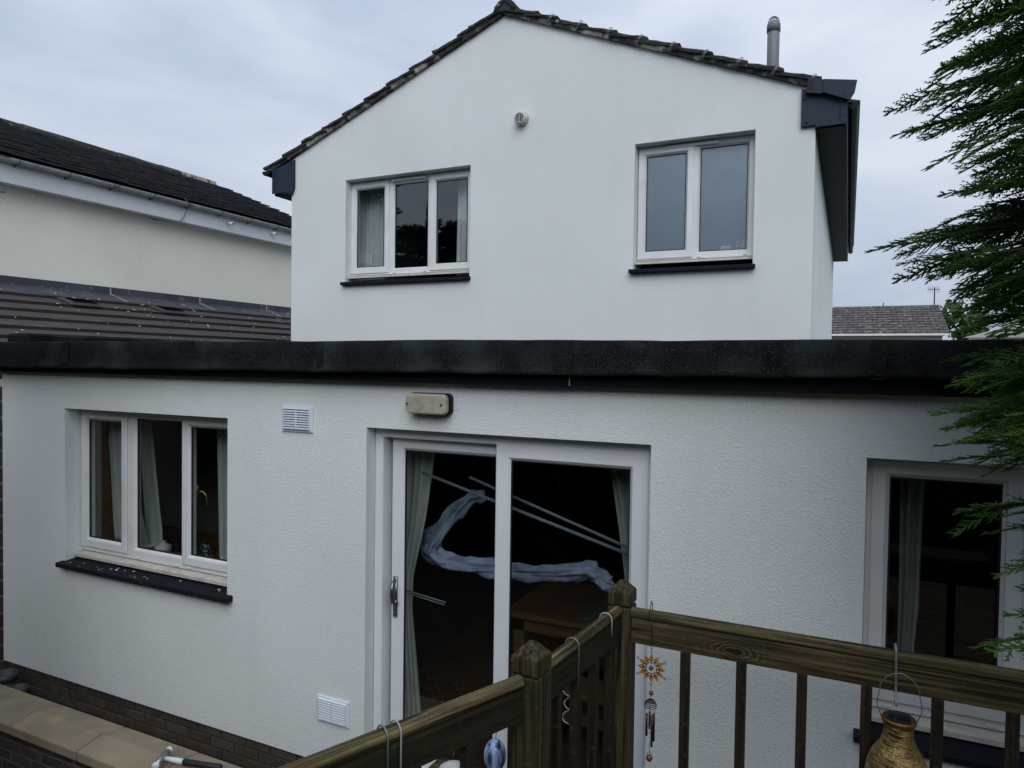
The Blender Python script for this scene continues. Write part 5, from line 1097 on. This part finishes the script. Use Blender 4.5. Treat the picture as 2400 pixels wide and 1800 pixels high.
tag(m.build('dust_sheet', M['sheet'], smooth=True), 'crumpled bluish white sheet draped in a hook shape behind door glass', 'sheet')
for p0, p1, rr, lb in (((-2.406, -0.682), (-1.00, -1.047), 0.0105, 'long pale streak slanting across both door panes, lower of the pair'), ((-2.067, -0.685), (-1.0, -1.014), 0.0090, 'long pale streak slanting across both door panes, upper of the pair'), ((-2.523, -1.447), (-2.225, -1.480), 0.005, 'short thin pale streak beside door handle, upper of two'), ((-2.523, -1.463), (-2.235, -1.496), 0.004, 'short thin pale streak beside door handle, lower of two')):
    tag(MB().tube([(p0[0], 3.765, p0[1]), (p1[0], 3.765, p1[1])], rr, 8).build('streak', M['streak'], smooth=True), lb, 'streak', 'pale streaks behind the patio door glass')  # thin pale tubes modelling the streaks across the door glass
# dining table and bench behind the door
tb = thing('dining_table', (-1.45, 4.75, EB+0.03), 'oak dining table with slatted frame inside the patio door', 'table')
part_box('table_top', M['oak'], tb, -2.15, -0.6, 4.42, 5.3, -1.76, -1.72, bevel=0.008)
part_box('apron', M['oak'], tb, -2.08, -0.68, 4.46, 4.49, -1.85, -1.761)
for x in (-2.08, -0.75):
    for y in (4.46, 5.18): part_box('leg', M['oak'], tb, x, x+0.08, y, y+0.08, EB+0.031, -1.7605)
ch = thing('wooden_bench', (-1.5, 4.28, EB+0.03), 'low oak bench in front of the dining table', 'bench')
part_box('seat', M['oak'], ch, -2.05, -1.0, 4.12, 4.38, -2.08, -2.045, bevel=0.006)
for x in (-2.0, -1.1): part_box('leg', M['oak'], ch, x, x+0.06, 4.2, 4.3, EB+0.031, -2.0805)
part_box('stretcher', M['oak'], ch, -1.94, -1.1, 4.235, 4.265, -2.30, -2.24)
tag(MB().box(-1.62, -1.22, 4.46, 4.78, -1.719, -1.713).build('placemat', M['green_mat']), 'dark green placemat on the oak dining table', 'placemat')
tag(MB().lathe((-1.25, 4.62, -1.712), [(0.0, 0.0), (0.05, 0.0), (0.085, 0.012), (0.08, 0.014), (0.0, 0.006)], 20).build('plate', M['white_glaze'], smooth=True), 'small white plate on the green placemat', 'plate')
# objects on the inner sill of the lower left window
part_box('inner_jamb', M['oak'], EX, -5.5555, -5.535, 3.712, 3.90, -1.5445, -0.39)
sf = MB(); r = random.Random(4)
for i in range(20):
    x, yy = r.uniform(-5.5, -3.8), r.uniform(3.46, 3.56); zz = -1.598+0.028*(yy-3.44)/0.36+0.0012; q = r.uniform(0.003, 0.008)*(1.8 if i < 5 else 1); a = r.uniform(0, 3); k_ = r.uniform(1, 2.5)
    sf.add([(x+q*k_*math.cos(a), yy+q*k_*math.sin(a), zz), (x-q*math.sin(a), yy+q*math.cos(a), zz), (x-q*k_*math.cos(a), yy-q*k_*math.sin(a), zz), (x+q*math.sin(a), yy-q*math.cos(a), zz), (x, yy, zz+0.004)], [(0,1,4), (1,2,4), (2,3,4), (3,0,4)])
tag(sf.build('sill_flecks', M['droppings'], EX, center=False), kind='stuff')
isl = part_box('inner_sill', M['oak'], EX, -5.6, -3.75, 3.801, 3.97, -1.575, -1.545, bevel=0.004)
def lathe_thing(name, label, cat, c, prof, mat):
    return tag(MB().lathe(c, prof, 20).build(name, mat, smooth=True), label, cat)
lathe_thing('vase', 'small round white vase on the lower left window sill', 'vase', (-4.90, 3.87, -1.544), [(0.035, 0.0), (0.055, 0.012), (0.066, 0.04), (0.060, 0.066), (0.035, 0.082), (0.022, 0.088), (0.021, 0.10), (0.026, 0.106), (0.018, 0.104)], M['white_glaze'])
lathe_thing('candle_dish', 'low cream candle dish beside the white vase on sill', 'dish', (-5.07, 3.87, -1.544), [(0.045, 0), (0.06, 0.045), (0.066, 0.052), (0.06, 0.058), (0.04, 0.062), (0.0, 0.062)], M['cream_plas'])
lathe_thing('owl_ornament', 'mottled dark ceramic owl ornament on the lower left window sill', 'ornament', (-4.43, 3.87, -1.544), [(0.042, 0.0), (0.052, 0.03), (0.054, 0.06), (0.044, 0.085), (0.040, 0.10), (0.043, 0.12), (0.034, 0.14), (0.014, 0.152), (0.0, 0.154)], M['owl'])
lathe_thing('garlic_ornament', 'small cream bulb ornament at right end of the sill', 'ornament', (-4.24, 3.86, -1.544), [(0.02, 0), (0.034, 0.02), (0.03, 0.045), (0.01, 0.06), (0.006, 0.075), (0.0, 0.076)], M['cream_plas'])
tag(MB().extrude([(-5.71, -1.544), (-5.60, -1.544), (-5.57, -1.50), (-5.60, -1.455), (-5.69, -1.455), (-5.73, -1.5)], 1, 3.83, 3.93).build('blue_tin', M['blue_tin'], bevel=0.006), 'small blue tin at left end of the lower left sill', 'tin')
bxw = thing('wooden_tray', (-5.45, 3.87, -1.544), 'shallow open wooden box at left of the sill', 'box')
m = MB(); m.box(-5.53, -5.36, 3.82, 3.92, -1.544, -1.536); m.build('base', M['oak'], bxw)
for b_ in ((-5.53, -5.36, 3.82, 3.828, -1.5355, -1.49), (-5.53, -5.36, 3.912, 3.92, -1.5355, -1.49), (-5.53, -5.522, 3.8285, 3.9115, -1.5355, -1.49), (-5.368, -5.36, 3.8285, 3.9115, -1.5355, -1.49)): part_box('side', M['oak'], bxw, *b_)
cb = thing('kitchen_bench', (-5.4, 4.6, EB+0.03), 'brown wooden bench back seen through the lower left window', 'bench')
part_box('top_rail', M['oak'], cb, -6.0, -4.85, 4.55, 4.59, -1.69, -1.555, bevel=0.006)
for k in range(9): part_box('slat', M['oak'], cb, -5.98+0.135*k, -5.92+0.135*k, 4.56, 4.58, -2.08, -1.6905)
part_box('seat', M['oak'], cb, -6.0, -4.85, 4.2, 4.6, -2.12, -2.081, bevel=0.006)
for x in (-5.98, -4.93):
    for y in (4.23, 4.53): part_box('leg', M['oak'], cb, x, x+0.06, y, y+0.06, EB+0.031, -2.1205)
# toiletries on the bathroom sill
part_box('inner_sill', M['white_board'], HO, -1.87, -0.80, 6.80, 6.899, 1.06, 1.075)
tag(MB().box(-1.105, -1.010, 6.815, 6.87, 1.076, 1.142).build('tissue_box', M['white_plas'], bevel=0.004), 'white box standing on the bathroom window sill', 'box')
t = thing('striped_bottle', (-0.95, 6.84, 1.076), 'black and white striped bottle on the bathroom window sill', 'bottle')
for k in range(5): MB().lathe((-0.95, 6.84, 1.076+0.017*k), [(0.024-0.002*(k > 3), 0.0005), (0.024-0.003*(k > 3), 0.0168)], 14).build('band', (M['gasket'], M['white_plas'])[k % 2], t, smooth=True)
MB().lathe((-0.95, 6.84, 1.162), [(0.013, 0), (0.013, 0.018)], 12).build('cap', M['white_plas'], t, smooth=True)
lathe_thing('cream_jar', 'cream jar with dark lid at right corner of bathroom sill', 'jar', (-0.885, 6.85, 1.076), [(0.034, 0), (0.036, 0.01), (0.036, 0.085), (0.028, 0.095), (0.028, 0.115), (0.0, 0.116)], M['cream_plas'])
